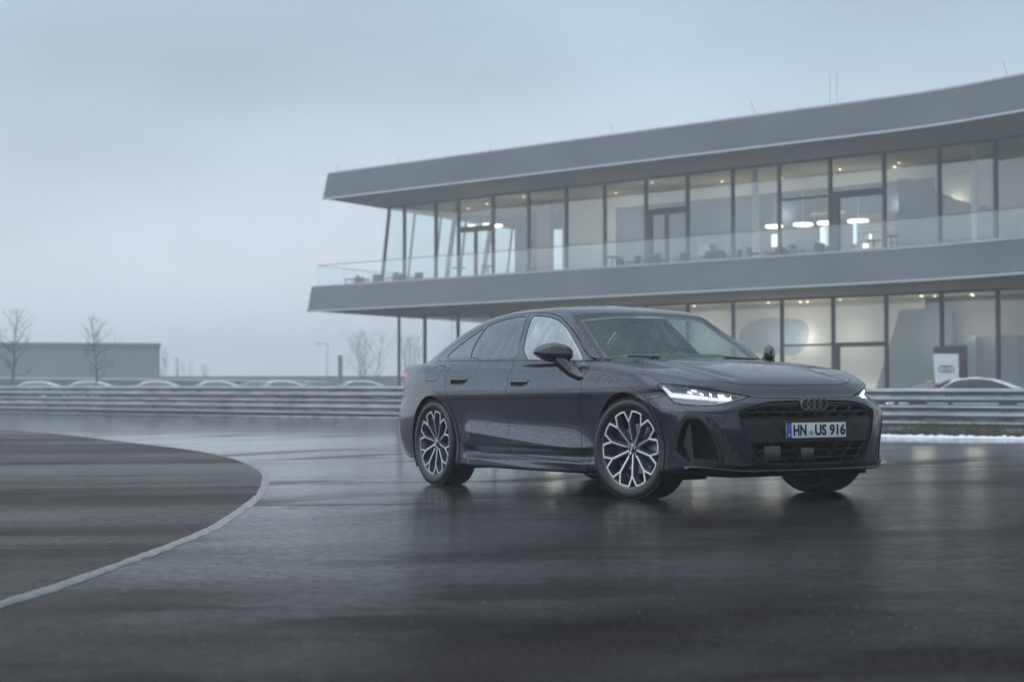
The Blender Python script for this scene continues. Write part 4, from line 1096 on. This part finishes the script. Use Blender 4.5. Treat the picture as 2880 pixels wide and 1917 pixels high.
# inner skin first: black under the belt, grey cloth above, open where glass and grille are
I = clip(H, -np.maximum.reduce([sd(H, P_DLO, 's') - .02, sd(H, P_WS, 't') - .05, sd(H, P_RG, 't') - .04]))
I = clip(I, -np.maximum.reduce([sd(I, P_GRI, 'f'), sd(I, P_INT, 'f'), sd(I, P_HL, 'f')]) )
I = clip(I, arch_d(I, .40))
zI = I[0][:, 2] - 1.0
skin('inner_skin', shift(both(clip(I, -zI)), -.016), M_VOID, CAR, 0)
skin('headliner', shift(both(clip(I, zI)), -.022), M_LINER, CAR, 0)

M = clip(H, arch_d(H, .397))
rt = .442 - np.minimum(ring_r(M, 0), ring_r(M, WB)); rt[np.abs(M[0][:, 1]) < .45] = -1
rt = np.minimum(rt, M[0][:, 2] - .20)
A = clip(M, rt); M = clip(M, -rt - .001)
for side in (0, 1):
    for cx in (0, WB):
        B = clip(A, .6 - np.abs(A[0][:, 0] - cx)); B = shift(B, .005)
        skin('arch_trim', flip(B) if side else B, M_TRIM, CAR, .05)
def take(poly, dom, gap=g):
    global M
    d = sd(M, poly, dom)
    A = clip(M, d - gap); M = clip(M, -d - gap)
    return A
def pair(name, A, mat, lip=.012, lipmat=None, off=0, label=None):
    if off: A = shift(A, off)
    return [skin(name, A, mat, CAR, lip, lipmat, label), skin(name, flip(A), mat, CAR, lip, lipmat, label)]
# side glass and its gloss surround
D = take(P_DLO, 's')
for poly, nm, mt in ((P_GF, 'front_side_window', M_GLASSC), (P_GR, 'rear_side_window', M_GLASSP), (P_GQ, 'quarter_window', M_GLASSP)):
    d = sd(D, roundpoly(poly, 1), 's'); G = clip(D, d - .001); D = clip(D, -d - .003)
    pair(nm, G, mt, 0, off=-.004)
bp_ = polysd(dom_s(D[0]), [(-1.865,1.42),(-1.70,1.191),(-1.64,.95),(-1.632,.95),(-1.692,1.191),(-1.857,1.42)])
D = clip(D, -bp_)
pair('window_trim', D, M_TRIM, .014)
# front openings
HLm = take(P_HL, 'f', .003)
pair('headlight_lens', HLm, M_LENS, .004)
hs = pair('headlight', HLm, M_LAMPIN, 0, off=-.045)
Hb = clip(HLm, np.minimum(-sd(HLm, P_HL, 'f') + .012, 1))
pair('headlight_bezel', Hb, M_GLOSSB, .04, off=-.003)
for o, fl in zip(hs, (False, True)):
    X = clip(HLm, sd(HLm, P_DRL, 'f')); X = shift(X, -.016)
    skin('light_strip', flip(X) if fl else X, M_DRL, o, .012)
    for q in P_LEDS:
        (ax, az), (bx, bz), (cx, cz), (dx, dz) = q
        nb_ = max(1, round((ax - bx)/.012)); rows = 2
        for r in range(rows):
            for i in range(nb_):
                def pt(s, t): 
                    u0, z0 = ax + (bx-ax)*s, az + (bz-az)*s; u1, z1 = dx + (cx-dx)*s, dz + (cz-dz)*s
                    return (u0 + (u1-u0)*t, z0 + (z1-z0)*t)
                s0, s1 = (i+.12)/nb_, (i+.88)/nb_; t0, t1 = (r+.1)/rows, (r+.9)/rows
                X = clip(HLm, sd(HLm, [pt(s0,t0), pt(s1,t0), pt(s1,t1), pt(s0,t1)], 'f'))
                if len(X[2]) == 0: continue
                X = shift(X, -.012)
                skin('led', flip(X) if fl else X, M_LED, o, .006)
GRm = take(P_GRI, 'f', .0)
INm = take(P_INT, 'f', .0)
MSm = take(P_MESH, 'f', .001)
BLm = take(P_BLADE, 'f', .001)
pair('bumper_blade', BLm, M_GLOSSB, .01)
# honeycomb relief on the duct cheek
mesh_m = principled('scaled black plastic', (.020, .021, .024), .38)
n = NT(mesh_m); vv = n.n('ShaderNodeTexVoronoi', {'Vector': n.mapping(n.obj(), (1, 1, 1.6)), 'Scale': 42.0, 'Randomness': .35}, feature='DISTANCE_TO_EDGE')
n.l(n.bump(n.rng(vv.outputs['Distance'], 0, .25), .9, .006), n.b.inputs['Normal'])
pair('duct_cheek', MSm, mesh_m, .02, off=-.004)
# air curtain: lit rim, deep throat
d = sd(INm, P_INT, 'f')
rim = shift(clip(INm, .020 - d), -.0)
dd = sd(rim, P_INT, 'f')[:, None]
rim = (rim[0] - rim[1]*np.clip(dd, 0, .03)*1.4, rim[1], rim[2])
pair('intake_rim', rim, M_GRAIN, .05)
thr = shift(clip(INm, d - .0), -.11)
pair('intake_throat', thr, M_VOID, .0)
th2 = clip(INm, sd(INm, [(.96,.40),(.90,.55),(.88,.30),(.90,.28)], 'f'))
pair('intake_vane', shift(th2, -.05), M_GRAIN, .06)
th3 = clip(INm, sd(INm, [(.71,.285),(.88,.300),(.90,.270),(.74,.256)], 'f'))
pair('intake_lip', shift(th3, -.03), M_GRAIN, .06)
# grille
gr = skin('grille', shift(both(GRm), -.10), M_VOID, CAR, 0)
d = sd(GRm, P_GRI, 'f')
skin('frame', both(shift(clip(GRm, .007 - d), .002)), M_GLOSSB, gr, .02)
skin('frame', both(shift(clip(GRm, np.minimum(.024 - d, d - .009)), -.008)), M_BLACK, gr, .09)
bz = np.minimum(np.minimum(.556 - GRm[0][:, 2], GRm[0][:, 2] - .400), d - .012)
skin('blade_panel', both(shift(clip(GRm, bz), -.012)), M_GRAIN, gr, .05)
def nx(y, z): return float(f_nose(z) - f_nosed(abs(y)))
def halfw(z):
    if z > .603: return np.interp(z, [.603,.647,.671,.684], [.575,.49,.38,.26])
    return np.interp(z, [.24,.252,.272,.31,.391,.481,.565,.603], [.36,.43,.47,.50,.525,.56,.58,.585])
def bar(z, y0, y1, h=.007, dep=.03, off=.014, z1=None):
    mb = MB(); z1 = z if z1 is None else z1
    k = max(2, int(abs(y1 - y0)/.05) + 1)
    P = []
    for i in range(k + 1):
        t = i/k; y = y0 + (y1-y0)*t; zz = z + (z1-z)*t; x = nx(y, zz) - off
        P.append([(x-.006, y, zz+h), (x, y, zz+h*.3), (x, y, zz-h*.3), (x-.004, y, zz-h), (x-dep, y, zz-h), (x-dep, y, zz+h)])
    v = [p for s in P for p in s]; f = [(i*6+j, i*6+(j+1) % 6, (i+1)*6+(j+1) % 6, (i+1)*6+j) for i in range(k) for j in range(6)]
    f += [tuple(range(5, -1, -1)), tuple(k*6+j for j in range(6))]
    return mb.add(v, f).build('grille_bar', M_GRAIN, gr)
for z in (.643, .602, .563): 
    w = halfw(z) - .02; bar(z, -w, w)
for z in (.345, .295):
    w = halfw(z) - .02; bar(z, -w, w, .005)
def slant(y, z0, z1, dy):
    for s in (-1, 1):
        bar(z0, s*y, s*(y - dy), .008, .03, .016, z1)
for y in (.44, .32, .20): slant(y, .680, .643, .035)
for y in (.50, .36, .22): slant(y, .643, .602, .05)
for y in (.56, .42, .28, .14): slant(y, .602, .563, .055)
for y in (.50, .36, .22): slant(y, .395, .345, .06)
for y in (.46, .32, .18): slant(y, .345, .295, .06)
for y in (.40, .26): slant(y, .295, .25, .05)
# embossed tramlines on the solid blade
def ridge(y0, z0, y1, z1):
    for s in (-1, 1):
        mb = MB(); pts = [(nx(y0+(y1-y0)*t, z0+(z1-z0)*t) - .012, s*(y0+(y1-y0)*t), z0+(z1-z0)*t) for t in np.linspace(0, 1, 7)]
        mb.tube(pts, .0042, 6).build('embossed_rib', M_GRAIN, gr, True)
for z in (.505, .452):
    ridge(.54, z, .30, z)
for y in (.47, .34):
    ridge(y, .553, y - .05, .507)
for y in (.52, .40, .30): ridge(y, .503, y - .05, .454)
for y in (.46, .33, .21): ridge(y, .450, y - .05, .404)
# badge: four interlocked rings on a dark pod
pod = MB(); pp = [(.030*math.cos(a) + .086*(1 if math.cos(a) > 0 else -1), .046*math.sin(a)) for a in np.linspace(0, 2*PI, 33)[:-1]]
MY = Matrix(((0,0,1,nx(0,.652) - .022),(1,0,0,0),(0,1,0,.652),(0,0,0,1)))
pod.prism(pp, 0, .022, MY); pod.build('badge', M_GRAIN, CAR, bevel=.006)
badge = bpy.data.objects['badge']
def rings(name, parent, mat, M4, R_, step, tr):
    for k in range(4):
        c = (k - 1.5)*step
        mb = MB(); mb.tube([M4 @ Vector((c + R_*math.cos(a), R_*math.sin(a), 0)) for a in np.linspace(0, 2*PI, 41)[:-1]], tr, 8, True)
        mb.build(name, mat, parent, True)
rings('badge_ring', badge, M_CHROME, Matrix(((0,0,1,nx(0,.652) + .003),(1,0,0,0),(0,1,0,.652),(0,0,0,1))), .0365, .0505, .0052)
cm_ = MB(); cm_.box((nx(0,.585)-.012, 0, .585), (.02, .03, .03)); cm_.build('camera_pod', M_BLACK, gr, bevel=.005)
sen = principled('sensor cover', (.028, .029, .032), .22, 0, .3)
for y, z, w, h in ((-.345, .328, .125, .105), (-.065, .322, .11, .085)):
    mb = MB(); mb.box((nx(y, z) - .018, y, z), (.03, w, h), Matrix.Rotation(math.atan2(-(nx(y+.05,z)-nx(y-.05,z)), .1)*1.0, 3, 'Z')); mb.build('radar_sensor', sen, gr, bevel=.010)
# number plate
plate = MB(); PX = .944; PZ = .4806
plate.box((PX-.004, 0, PZ), (.006, .520, .110)); plate.build('license_plate', M_PLATEW, CAR, bevel=.0025)
plate = bpy.data.objects['license_plate']
def fit_text(name, s, w, h, yc, zc, mat, parent, x, bold=0.):
    MF = Matrix(((0,0,1,x),(1,0,0,0),(0,1,0,0),(0,0,0,1)))
    o = text_mesh(name, s, .1, mat, parent, Matrix.Identity(4), .0006, 1, bold)
    co = np.zeros(len(o.data.vertices)*3); o.data.vertices.foreach_get('co', co); co = co.reshape(-1, 3)
    lo, hi = co.min(0), co.max(0)
    K = Matrix.Translation((yc, zc, 0)) @ Matrix.Diagonal((w/(hi[0]-lo[0]), h/(hi[1]-lo[1]), 1, 1)) @ Matrix.Translation((-(lo[0]+hi[0])/2, -(lo[1]+hi[1])/2, 0))
    o.data.transform(MF @ K); return o
MB().box((PX-.0005, -.237, PZ), (.0016, .042, .102)).build('country_band', M_PLATEB, plate)
fit_text('lettering', 'D', .014, .017, -.237, PZ-.031, M_INKW, plate, PX + .0012, .002)
mb = MB()
for k in range(12):
    a = 2*PI*k/12; mb.box((PX+.0008, -.237 + .013*math.cos(a), PZ+.022+.013*math.sin(a)), (.001, .003, .003))
mb.build('star_ring', principled('plate yellow', (.75, .55, .03), .5), plate)
for s, w, yc in (('HN', .112, -.145), ('US', .100, .034), ('916', .138, .180)):
    fit_text('lettering', s, w, .075, yc, PZ, M_INK, plate, PX + .0008, .0035)
mb = MB(); mb.prism([(.019*math.cos(a), .019*math.sin(a)) for a in np.linspace(0, 2*PI, 25)[:-1]], 0, .0012, Matrix(((0,0,1,PX-.0006),(1,0,0,-.048),(0,1,0,PZ-.020),(0,0,0,1))))
mb.build('seal', principled('seal silver', (.42, .44, .47), .4), plate)
mb = MB(); mb.box((PX+.0012, -.048, PZ-.020), (.0012, .011, .018)); mb.build('seal_crest', principled('seal gold', (.35, .24, .03), .5), plate)
mb = MB(); t_ = .0035
for (c, d_) in (((0, .0535), (.520, .004)), ((0, -.0535), (.520, .004)), ((.258, 0), (.004, .110)), ((-.258, 0), (.004, .110))):
    mb.box((PX, c[0], PZ + c[1]), (.003, d_[0] if d_[0] > .1 else .004, d_[1] if d_[1] > .05 else .004))
mb.build('plate_frame', M_BLACK, plate)

# panels
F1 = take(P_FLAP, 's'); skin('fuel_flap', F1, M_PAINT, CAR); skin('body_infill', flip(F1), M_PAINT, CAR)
HRm = take(P_HR, 's', .001); HFm = take(P_HF, 's', .001)
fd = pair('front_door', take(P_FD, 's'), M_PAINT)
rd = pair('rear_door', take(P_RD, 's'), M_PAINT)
def handle(Mh, poly, door, fl):
    o = skin('handle_recess', (lambda q: flip(q) if fl else q)(shift(Mh, -.035)), M_BLACK, door, 0)
    xs = [p[0] for p in poly]; zt = max(p[1] for p in poly)
    d = polysd(dom_s(Mh[0]), poly)
    X = clip(Mh, np.minimum(d + .002, Mh[0][:, 2] - (zt - .028) - (Mh[0][:, 0] - max(xs))*(-.022)))
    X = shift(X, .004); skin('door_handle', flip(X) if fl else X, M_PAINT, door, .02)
    X = shift(clip(Mh, .006 - d), .001); skin('recess_rim', flip(X) if fl else X, M_GLOSSB, door, .03)
for k in (0, 1):
    handle(HFm, P_HF, fd[k], k); handle(HRm, P_HR, rd[k], k)
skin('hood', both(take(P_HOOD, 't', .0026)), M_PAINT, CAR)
WSm = take(P_WS, 't', .002)
d = sd(WSm, P_WS, 't')
skin('windshield', both(shift(clip(WSm, d - .03), -.003)), M_GLASSW, CAR, 0)
skin('windshield_border', both(shift(clip(WSm, .032 - d), -.002)), M_GLOSSB, CAR, .006)
RGm = take(P_RG, 't', .002)
skin('rear_window', both(shift(RGm, -.003)), M_GLASSB, CAR, 0)
TLm = take(P_TAIL, 'r', .002)
pair('taillight', TLm, M_RED, .02)
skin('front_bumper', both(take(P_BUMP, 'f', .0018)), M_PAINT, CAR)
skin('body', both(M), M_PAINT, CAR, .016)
for s in (-1, 1):       # small reflector sunk into the rear bumper corner
    MB().box((-3.72, s*.83, .60), (.05, .01, .02)).build('reflector', M_RED, CAR)

# front lip and floor
lip = MB(); K = 36
ys = np.linspace(-.86, .86, K+1)
sec = []
for y in ys:
    x = .93 - float(f_nosed(abs(y))) + .012 + .03*sstep(.5,.85,abs(y)); z = .205 + .03*sstep(.55,.86,abs(y))
    sec.append([(x, y, z+.016), (x+.004, y, z+.006), (x-.01, y, z-.004), (x-.16, y, z-.012), (x-.16, y, z+.016)])
lip.add([p for q in sec for p in q], [(i*5+j, i*5+(j+1) % 5, (i+1)*5+(j+1) % 5, (i+1)*5+j) for i in range(K) for j in range(5)] + [(4,3,2,1,0), tuple(K*5+j for j in range(5))])
lip.build('front_lip', M_GLOSSB, CAR, True)
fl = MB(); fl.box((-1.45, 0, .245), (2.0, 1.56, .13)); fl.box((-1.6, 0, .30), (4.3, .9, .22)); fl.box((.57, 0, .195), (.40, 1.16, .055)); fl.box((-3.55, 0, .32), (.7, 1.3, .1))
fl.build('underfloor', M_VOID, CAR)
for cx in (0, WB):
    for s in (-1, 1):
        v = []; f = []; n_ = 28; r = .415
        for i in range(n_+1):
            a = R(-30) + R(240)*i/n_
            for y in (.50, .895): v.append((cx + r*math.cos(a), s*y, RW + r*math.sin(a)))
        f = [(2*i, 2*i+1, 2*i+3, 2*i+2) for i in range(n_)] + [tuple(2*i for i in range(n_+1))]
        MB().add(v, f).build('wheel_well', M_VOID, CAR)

# wheels
def make_wheel(steer, loc, side):
    w = MB(); w.lathe([(.150,.04),(.255,.02),(.262,-.10),(.272,-.112),(.279,-.116),(.279,-.108),(.270,-.102),(.262,-.06),(.258,.10),(.279,.11)], 64)
    w = w.build('wheel', M_ALLOYD, CAR, True)
    w.location = loc; w.rotation_euler = (0, 0, steer + (PI if side > 0 else 0))
    t = MB(); t.lathe([(.276,.112),(.290,.126),(.318,.130),(.340,.124),(.352,.108),(.356,.07),(.3565,0),(.356,-.07),(.352,-.108),(.340,-.124),(.318,-.130),(.290,-.126),(.276,-.114)], 96)
    for i in range(72):       # tread shoulder blocks
        a = 2*PI*i/72
        for y in (-.100, .100):
            c = Vector((math.cos(a)*.3545, y, math.sin(a)*.3545))
            t.box(c, (.006, .034, .024), Matrix.Rotation(-a, 3, 'Y'))
    for y in (-.055, 0, .055):
        t.lathe([(.3566, y-.018), (.3585, y-.016), (.3585, y+.016), (.3566, y+.018)], 96)
    t.build('tyre', M_RUBBER, w, True)
    MB().lathe([(.06,-.02),(.175,-.02),(.175,.006),(.06,.006)], 48).build('brake_disc', M_DISC, w, True)
    c = MB(); 
    for a in np.linspace(R(150), R(215), 6): c.box((.155*math.cos(a), -.018, .155*math.sin(a)), (.055, .05, .05), Matrix.Rotation(-a, 3, 'Y'))
    c.build('brake_caliper', M_BLACK, w)
    MB().lathe([(0,.02),(.235,.02),(.235,.03),(0,.03)], 40).build('drum_shield', M_VOID, w)
    rr, yy = .258, -.112
    def yf(r): return -.088 - .024*sstep(.03, .23, r)   # face is dished towards the hub
    def strip(mb, a, b, wa, wb, top, thick, wid2=None):
        (ar, aa), (br, ba) = a, b
        A_ = Vector((ar*math.cos(aa), 0, ar*math.sin(aa))); B_ = Vector((br*math.cos(ba), 0, br*math.sin(ba)))
        t_ = (B_ - A_).normalized(); nrm = Vector((-t_.z, 0, t_.x))
        ya, yb = yf(ar) + top, yf(br) + top
        q1 = [A_ + nrm*wa, A_ - nrm*wa, B_ - nrm*wb, B_ + nrm*wb]; yy_ = [ya, ya, yb, yb]
        k2 = wid2 or 1
        q2 = [A_ + nrm*wa*k2, A_ - nrm*wa*k2, B_ - nrm*wb*k2, B_ + nrm*wb*k2]
        mb.hexa([Vector((p.x, y, p.z)) for p, y in zip(q1, yy_)], [Vector((p.x, y + thick, p.z)) for p, y in zip(q2, yy_)])
    dk, br_ = MB(), MB()
    a0 = 0
    N1 = (.190, 0)
    for mb, w0, top, th, kk in ((dk, 0, .0025, .042, 1.5), (br_, 1, 0, .006, 1.0)):
        e = [.011, .0125, .0105] if w0 == 0 else [.0029, .0034, .0050]
        strip(mb, (.036, 0), N1, e[0], e[1] if w0 == 0 else e[1], top, th, kk)
        for s in (-1, 1):
            strip(mb, N1, (.264, s*R(8.5)), e[2], e[2]*1.1, top, th, kk)
            if w0: strip(mb, (.2625, s*R(8.5)), (.2635, s*R(18.2)), .0045, .0045, top, th, kk)
    o1 = dk.build('spoke', M_ALLOYD, w); o2 = br_.build('spoke_face', M_ALLOY, o1)
    o1.rotation_euler = (0, R(14), 0)
    for i in range(1, 10):
        c1 = o1.copy(); link(c1, w); c1.rotation_euler = (0, R(14 + 36*i), 0)
        c2 = o2.copy(); link(c2, c1)
    MB().lathe([(0,-.090),(.034,-.090),(.040,-.086),(.066,-.082),(.070,-.04)], 40).build('hub', M_ALLOYD, w, True)
    cp = MB(); cp.lathe([(0,-.098),(.026,-.098),(.031,-.094),(.031,-.08)], 32); cp = cp.build('hub_cap', M_GLOSSB, w, True)
    MB().lathe([(.027,-.0985),(.0285,-.0995),(.030,-.0985)], 32).build('cap_ring', M_ALLOY, w, True)
    MM = Matrix(((1,0,0,0),(0,0,-1,-.0985),(0,1,0,0),(0,0,0,1))) @ Matrix.Rotation(R(75), 4, 'Z')
    for k in range(4):
        cc = (k-1.5)*.0105
        MB().tube([MM @ Vector((cc + .0075*math.cos(a), .0075*math.sin(a), 0)) for a in np.linspace(0, 2*PI, 21)[:-1]], .0011, 5, True).build('cap_emblem', M_ALLOY, w, True)
    for i in range(5):
        a = R(32 + 72*i)
        MB().lathe([(0,-.0915),(.011,-.0915),(.0125,-.088),(.0125,-.07)], 16).build('bolt', M_VOID, w).location = (.055*math.cos(a), 0, .055*math.sin(a))
    return w
for cx, st in ((0, R(12.5)), (WB, 0)):
    for s in (-1, 1): make_wheel(st, (cx, s*.795, .3555), s)

# mirrors
def mirror_mesh(sgn):
    v, f, nu, nv_ = [], [], 28, 16
    for i in range(nu):
        a = 2*PI*i/nu
        for j in range(nv_+1):
            b = -PI/2 + PI*j/nv_
            cx_, sx_ = math.cos(b), math.sin(b)
            sp = lambda t, p: math.copysign(abs(t)**p, t)
            X = sp(cx_*math.cos(a), .85)*.082; Y = sp(cx_*math.sin(a), .72)*.100; Z = sp(sx_, .8)*(.078 if sx_ > 0 else .066)
            if X < 0: X *= .75
            X -= (Y)*1.05*(1 if Y > 0 else .9)          # outer end swept back
            Z *= 1 - .5*max(0, Y/.100)**1.5 ; Z += .012*Y/.1
            Z *= 1 - .12*max(0, -Y/.100)
            v.append((-.835 + X, sgn*(1.0 + Y), 1.043 + Z))
    for i in range(nu):
        for j in range(nv_):
            a, b = i*(nv_+1)+j, ((i+1) % nu)*(nv_+1)+j
            f.append((a, b, b+1, a+1))
    return v, f
for s in (-1, 1):
    v, f = mirror_mesh(s)
    mo = MB().add(v, f).build('door_mirror', M_GLOSSB, CAR, True)
    cap = MB().add([(p[0]+.002 if p[2] > 1.02 else p[0], p[1]*1.0, p[2]+.003) for p in v], [q for q in f if min(v[i][2] for i in q) > 1.035]).build('mirror_cap', M_TRIM, mo, True)
    MB().tube([(-.80, s*.965, .995), (-.745, s*.935, .945), (-.685, s*.915, .900), (-.60, s*.905, .868), (-.53, s*.897, .862)], [.058, .054, .046, .036, .02], 12).build('mirror_arm', M_GLOSSB, mo, True)
    bl = MB(); bl.tube([(-.77, s*.985, 1.005), (-.85, s*1.055, 1.012), (-.93, s*1.092, 1.03)], [.004, .005, .003], 6).build('indicator_strip', M_CHROME, mo, True)
# cabin
dash = MB(); dash.tube([(-.72, -.70, .93), (-.66, -.35, .955), (-.66, .35, .955), (-.72, .70, .93)], .085, 12); dash.box((-.72, 0, .78), (.3, 1.35, .3)); dash.build('dashboard', M_SEAT, CAR, True)
sw = MB(); MS = Matrix.Translation((-1.12, .38, .93)) @ Matrix.Rotation(R(68), 4, 'Y')
sw.tube([MS @ Vector((.18*math.cos(a), .18*math.sin(a), 0)) for a in np.linspace(0, 2*PI, 29)[:-1]], .016, 8, True); sw.box(MS @ Vector((0,0,0)), (.05, .30, .04)); sw.build('steering_wheel', M_SEAT, CAR, True)
for x0 in (-1.62, -2.45):
    for y0 in (-.38, .38):
        st = MB(); st.box((x0+.22, y0, .58), (.52, .52, .18)); st = st.build('seat', M_SEAT, CAR, bevel=.05)
        b = MB(); b.box((x0-.10, y0, .90), (.15, .50, .60), Matrix.Rotation(R(-14), 3, 'Y')); b.build('backrest', M_SEAT, st, bevel=.05)
        h_ = MB(); h_.box((x0-.19, y0, 1.255), (.10, .26, .17), Matrix.Rotation(R(-10), 3, 'Y')); h_.build('headrest', M_SEAT, st, bevel=.035)
MB().box((-1.6, 0, .42), (2.8, 1.5, .1)).build('cabin_floor', M_VOID, CAR)
for s in (-1, 1):
    MB().box((-1.7, s*.80, .72), (2.3, .06, .54)).build('door_card', M_SEAT, CAR)
    MB().tube([(-1.68, s*.775, .98), (-1.80, s*.60, 1.35)], .035, 8).build('centre_pillar', M_LINER, CAR, True)
mb = MB(); mb.add([(-1.02,-.13,1.325),(-1.02,.13,1.325),(-1.10,.05,1.352),(-1.10,-.05,1.352),(-1.13,-.13,1.32),(-1.13,.13,1.32)], [(0,1,2,3),(0,3,4),(1,5,2),(2,5,4,3),(0,4,5,1)]); mb.build('sensor_housing', M_LINER, CAR)
MB().box((-1.15, .0, 1.275), (.03, .24, .06)).build('rear_view_mirror', M_SEAT, CAR, bevel=.012)
for s in (0, 1):
    MB().tube([(-.475, .60 - s*.55, .998), (-.485, .20 - s*.55, 1.012), (-.49, -.02 - s*.55 , 1.016)], .006, 6).build('wiper', M_BLACK, CAR, True)
# ---------------------------------------------------------------- cars parked beyond the rail (coarser version of the same kind of body)
M_CW = principled('white car paint', (.80,.81,.83), .25, 0, 1)
M_CR = principled('red car paint', (.42,.03,.04), .25, 0, 1)
M_CS = principled('silver car paint', (.42,.45,.48), .3, .5, 1)
M_CD = principled('dark car paint', (.03,.033,.04), .25, .3, 1)
M_DWIN = principled('haze grey car glass', (.20,.21,.22), .25)  # mid grey puts a hazy, whitish reflection into the glass colour
LH = body_half(14, 90, 12, 46)
def simple_car(name, label, low, top, group):
    e = empty(name, label, 'car', group=group)
    M0 = clip(LH, arch_d(LH, .38))
    A = clip(M0, sd(M0, P_DLO, 's')); M0 = clip(M0, -sd(M0, P_DLO, 's') - .001)
    skin('side_window', A, M_DWIN, e, 0); skin('side_window', flip(A), M_DWIN, e, 0)
    A = clip(M0, sd(M0, P_WS, 't')); M0 = clip(M0, -sd(M0, P_WS, 't') - .001); skin('windshield', both(A), M_DWIN, e, 0)
    A = clip(M0, sd(M0, P_RG, 't')); M0 = clip(M0, -sd(M0, P_RG, 't') - .001); skin('rear_window', both(A), M_DWIN, e, 0)
    A = clip(M0, M0[0][:, 2] - 1.03); skin('roof', both(A), top, e, 0)
    skin('body', both(clip(M0, 1.03 - M0[0][:, 2])), low, e, 0)
    for cx in (0, WB):
        for s in (-1, 1):
            m = MB(); m.lathe([(0,-.10),(.24,-.10),(.345,-.10),(.355,-.06),(.355,.10)], 20); w = m.build('wheel', M_RUBBER, e); w.location = (cx, s*.80, .355)
            m = MB(); m.lathe([(0,-.11),(.22,-.108),(.23,-.10)], 16); m.build('rim', M_ALLOYD, w)
            w.rotation_euler = (0, 0, PI if s > 0 else 0)
    return e
GRP = 'red and white cars parked beyond the rail'
protos = {}
for k, (x, y, rz, low, top, lab, grp) in enumerate([
    (-31.6,110,12,M_CR,M_CW,'white roofed car at the far left end of the parked row',GRP),
    (-27.9,108,14,M_CW,M_CW,'white car between the two bare trees beyond the rail',GRP),
    (-23.6,107,16,M_CR,M_CW,'red sided white roofed car behind the second bare tree',GRP),
    (-19.8,106,18,M_CR,M_CW,'red and white car right below the right end of the grey hall',GRP),
    (-18.1,112,18,M_CD,M_CD,'dark car half hidden behind a red and white one',None),
    (-15.7,105,18,M_CR,M_CW,'red and white car in the middle of the parked row beyond the rail',GRP),
    (-14.0,110,18,M_CD,M_CD,'dark car between two red and white cars beyond the rail',None),
    (-10.9,104,18,M_CR,M_CW,'red and white car below the short dark pillar',GRP),
    (-7.3,104,20,M_CS,M_CS,'silver car beyond the rail, just left of the tail of the big car',None)]):
    key = (low.name, top.name)
    if key in protos: c = copy_tree(protos[key]); c['label'] = lab
    else: c = simple_car('distant_car', lab, low, top, grp); protos[key] = c
    c.location = (x, y, 0); c.rotation_euler = (0, 0, R(180 + rz))
M_DWIN = principled('dark side glass', (.02, .024, .028), .08)
white = simple_car('white_car', 'white fastback car close behind the right hand rail in front of the sign', M_CW, M_CW, GRP)
white.location = (13.6, 59.6, -.20); white.rotation_euler = (0, 0, R(180 - 6))
dk = copy_tree(protos[(M_CD.name, M_CD.name)]); dk.name = 'dark_car'; dk['label'] = 'dark car beyond the right rail, just left of the white fastback'; 
dk.location = (14.0, 66.0, -.28); dk.rotation_euler = (0, 0, R(180 - 20))
# ---------------------------------------------------------------- sign block beyond the rail
sg = empty('sign_block', 'dark sign block with a white panel and four linked rings beyond the right rail', 'sign', (15.9, 64, -.2), (0, 0, R(-22)))
mb = MB(); mb.hexa([(-.47,-.40,.4),(.55,-.40,.4),(.55,.62,.4),(-.47,.62,.4)], [(-.56,-.40,2.60),(.55,-.40,2.60),(.55,.62,2.66),(-.50,.62,2.66)])
mb.build('block', principled('sign dark brown', (.055,.045,.048), .4), sg, bevel=.05)
mb = MB(); mb.hexa([(-.475,-.425,1.28),(.36,-.425,1.28),(.36,-.395,1.28),(-.475,-.395,1.28)], [(-.545,-.425,2.34),(.36,-.425,2.34),(.36,-.395,2.34),(-.545,-.395,2.34)])
panel = mb.build('white_panel', principled('sign white', (.78,.80,.82), .4), sg)
mb = MB(); mb.box((-.29,-.42,1.20),(.36,.04,.14)); mb.build('red_flash', principled('sign red', (.60,.02,.04), .4), sg)
rings('ring_emblem', panel, principled('sign grey', (.20,.21,.22), .5), Matrix.Translation((-.08,-.432,1.80)) @ Matrix.Rotation(PI/2, 4, 'X'), .118, .104, .016)
# ---------------------------------------------------------------- fog
hm = bpy.data.materials.new('thin winter fog'); hm.use_nodes = True
ht = hm.node_tree; ht.nodes.clear()
ho = ht.nodes.new('ShaderNodeOutputMaterial'); hv = ht.nodes.new('ShaderNodeVolumePrincipled')
hv.inputs['Color'].default_value = (.96, .98, 1, 1); hv.inputs['Density'].default_value = .0026; hv.inputs['Anisotropy'].default_value = .3
ht.links.new(hv.outputs[0], ho.inputs['Volume'])
hb = MB(); hb.box((0, 300, 8.9), (420, 660, 20.2)); hz_ = hb.build('haze', hm); hz_['kind'] = 'stuff'; hz_['label'] = 'thin pale fog over the whole site'
hz_.display_type = 'WIRE'
bpy.context.view_layer.update()
